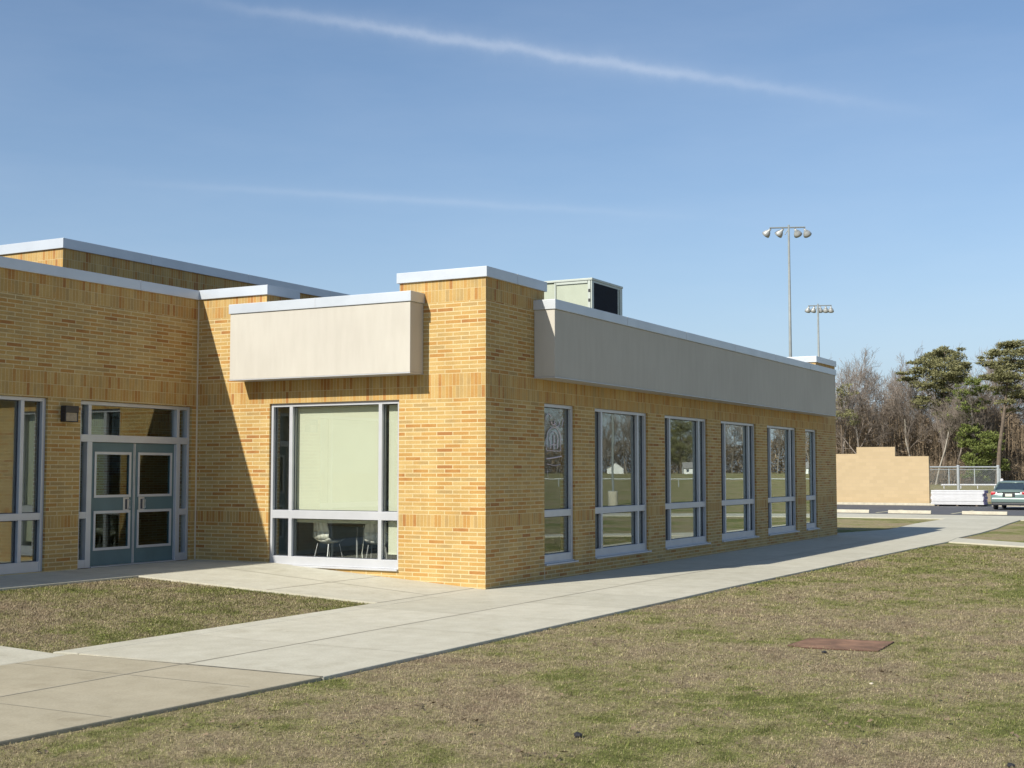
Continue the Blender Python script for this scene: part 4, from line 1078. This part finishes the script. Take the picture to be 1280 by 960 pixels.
m_ = MB(); m_.box(-.2, .2, -.2, .2, .781, .82); m_.tube([(0, 0, .8), (0, 0, 9)], .07, 10); m_.build('pole', M['galv_pole'], lp)
m_ = MB(); m_.box(-.15, .7, -.18, .18, 8.9, 9.1); m_.build('lamp_head', M['bronze'], lp, bevel=.03)

# ------------------------------------------------------------------ sky, sun
w = bpy.data.worlds.new('World'); S.world = w; w.use_nodes = True; n = w.node_tree
bg = n.nodes['Background']
sd = Vector((-1, .28, .78)).normalized()       # towards the sun
elev = math.asin(sd.z); azr = math.atan2(sd.x, sd.y)
sky = node(n, 'ShaderNodeTexSky'); sky.sky_type = 'NISHITA'; sky.sun_disc = False
sky.sun_elevation = elev; sky.sun_rotation = azr; sky.altitude = 50; sky.air_density = 1.0; sky.dust_density = .5; sky.ozone_density = 1.6
gen = node(n, 'ShaderNodeTexCoord').outputs['Generated']
def contrail(a, b, sig, lo, hi, fade, amp, seed, wisp):
    A = Vector(ray(*a)).normalized(); B_ = Vector(ray(*b)).normalized(); nn = A.cross(B_).normalized(); tt_ = nn.cross(A).normalized()
    Lb = math.acos(max(-1, min(1, A.dot(B_))))
    nz = noise(n, gen, 26 + seed, 6, .65, 1)
    sepn = node(n, 'ShaderNodeVectorMath', operation='MULTIPLY_ADD'); n.links.new(nz, sepn.inputs[0]); sepn.inputs[1].default_value = (wisp,)*3; sepn.inputs[2].default_value = (-wisp*.5,)*3
    dv = node(n, 'ShaderNodeVectorMath', operation='ADD'); n.links.new(gen, dv.inputs[0]); n.links.new(sepn.outputs[0], dv.inputs[1])
    def dot(v, c):
        x = node(n, 'ShaderNodeVectorMath', operation='DOT_PRODUCT'); n.links.new(v, x.inputs[0]); x.inputs[1].default_value = tuple(c); return x.outputs['Value']
    da = dot(dv.outputs[0], nn); al = math_(n, 'ARCTAN2', dot(gen, tt_), dot(gen, A)); al = math_(n, 'DIVIDE', al, Lb)
    q_ = math_(n, 'POWER', math_(n, 'ABSOLUTE', math_(n, 'DIVIDE', da, sig)), 2.0)
    core_ = math_(n, 'POWER', 2.71828, math_(n, 'MULTIPLY', q_, -1.0))
    q2 = math_(n, 'POWER', math_(n, 'ABSOLUTE', math_(n, 'DIVIDE', da, sig*2.6)), 2.0)
    glow = math_(n, 'MULTIPLY', math_(n, 'POWER', 2.71828, math_(n, 'MULTIPLY', q2, -1.0)), .35)
    def ss(v, a_, b_):
        mr = node(n, 'ShaderNodeMapRange'); mr.interpolation_type = 'SMOOTHSTEP'; n.links.new(v, mr.inputs[0]); mr.inputs[1].default_value = a_; mr.inputs[2].default_value = b_; return mr.outputs[0]
    env = math_(n, 'MULTIPLY', ss(al, lo, lo+fade), math_(n, 'SUBTRACT', 1.0, ss(al, hi-fade*1.25, hi)))
    br = ramp(n, noise(n, gen, 60, 4), [(.25, (.75,)*3), (.75, (1.0,)*3)])
    v = math_(n, 'MULTIPLY', math_(n, 'MULTIPLY', math_(n, 'ADD', core_, glow), env), amp)
    return math_(n, 'MULTIPLY', v, br)
c1 = contrail((190, -8), (1160, 140), .0036, -.05, 1.08, .42, .185, 0, .012)
c2 = contrail((90, 224), (960, 277), .0026, -.05, 1.05, .45, .07, 9, .004)
# thin cirrus veil
mp = node(n, 'ShaderNodeMapping'); n.links.new(gen, mp.inputs[0]); mp.inputs['Scale'].default_value = (2.0, 2.0, 9.0); mp.inputs['Rotation'].default_value = (0, .12, 0)
veil = math_(n, 'MULTIPLY', ramp(n, noise(n, mp.outputs[0], 1.6, 6, .6), [(.42, (0, 0, 0)), (.8, (1, 1, 1))]), .06)
tot = math_(n, 'MINIMUM', math_(n, 'ADD', math_(n, 'ADD', c1, c2), veil), 1.0)
skc = mixc(n, 1.0, sky.outputs[0], (.95, 1.02, 1.09), 'MULTIPLY')
sz_ = node(n, 'ShaderNodeSeparateXYZ'); n.links.new(gen, sz_.inputs[0])
hz = math_(n, 'MULTIPLY', math_(n, 'POWER', 2.71828, math_(n, 'MULTIPLY', math_(n, 'POWER', math_(n, 'MAXIMUM', sz_.outputs[2], 0.0), 1.25), -14.0)), .85)
skc = mixc(n, hz, skc, (3.5, 4.35, 5.9))
col = mixc(n, tot, skc, (8.6, 8.9, 9.4))
n.links.new(col, bg.inputs[0]); bg.inputs[1].default_value = .092
sl = bpy.data.lights.new('sun', 'SUN'); sl.energy = 5.0; sl.angle = math.radians(.53); sl.color = (1.0, .95, .85)
so = bpy.data.objects.new('sun', sl); COL.objects.link(so); so.rotation_mode = 'QUATERNION'; so.rotation_quaternion = sd.to_track_quat('Z', 'Y'); so.location = (0, 0, 60)
S.view_settings.view_transform = 'Standard'; S.view_settings.look = 'None'; S.view_settings.exposure = .35; S.view_settings.gamma = 1
S.render.engine = 'CYCLES'; S.cycles.max_bounces = 8; S.cycles.transparent_max_bounces = 16
for k, pr in enumerate(protos):
    if k not in used: 
        for ch_ in list(pr.children): bpy.data.objects.remove(ch_)
        bpy.data.objects.remove(pr)
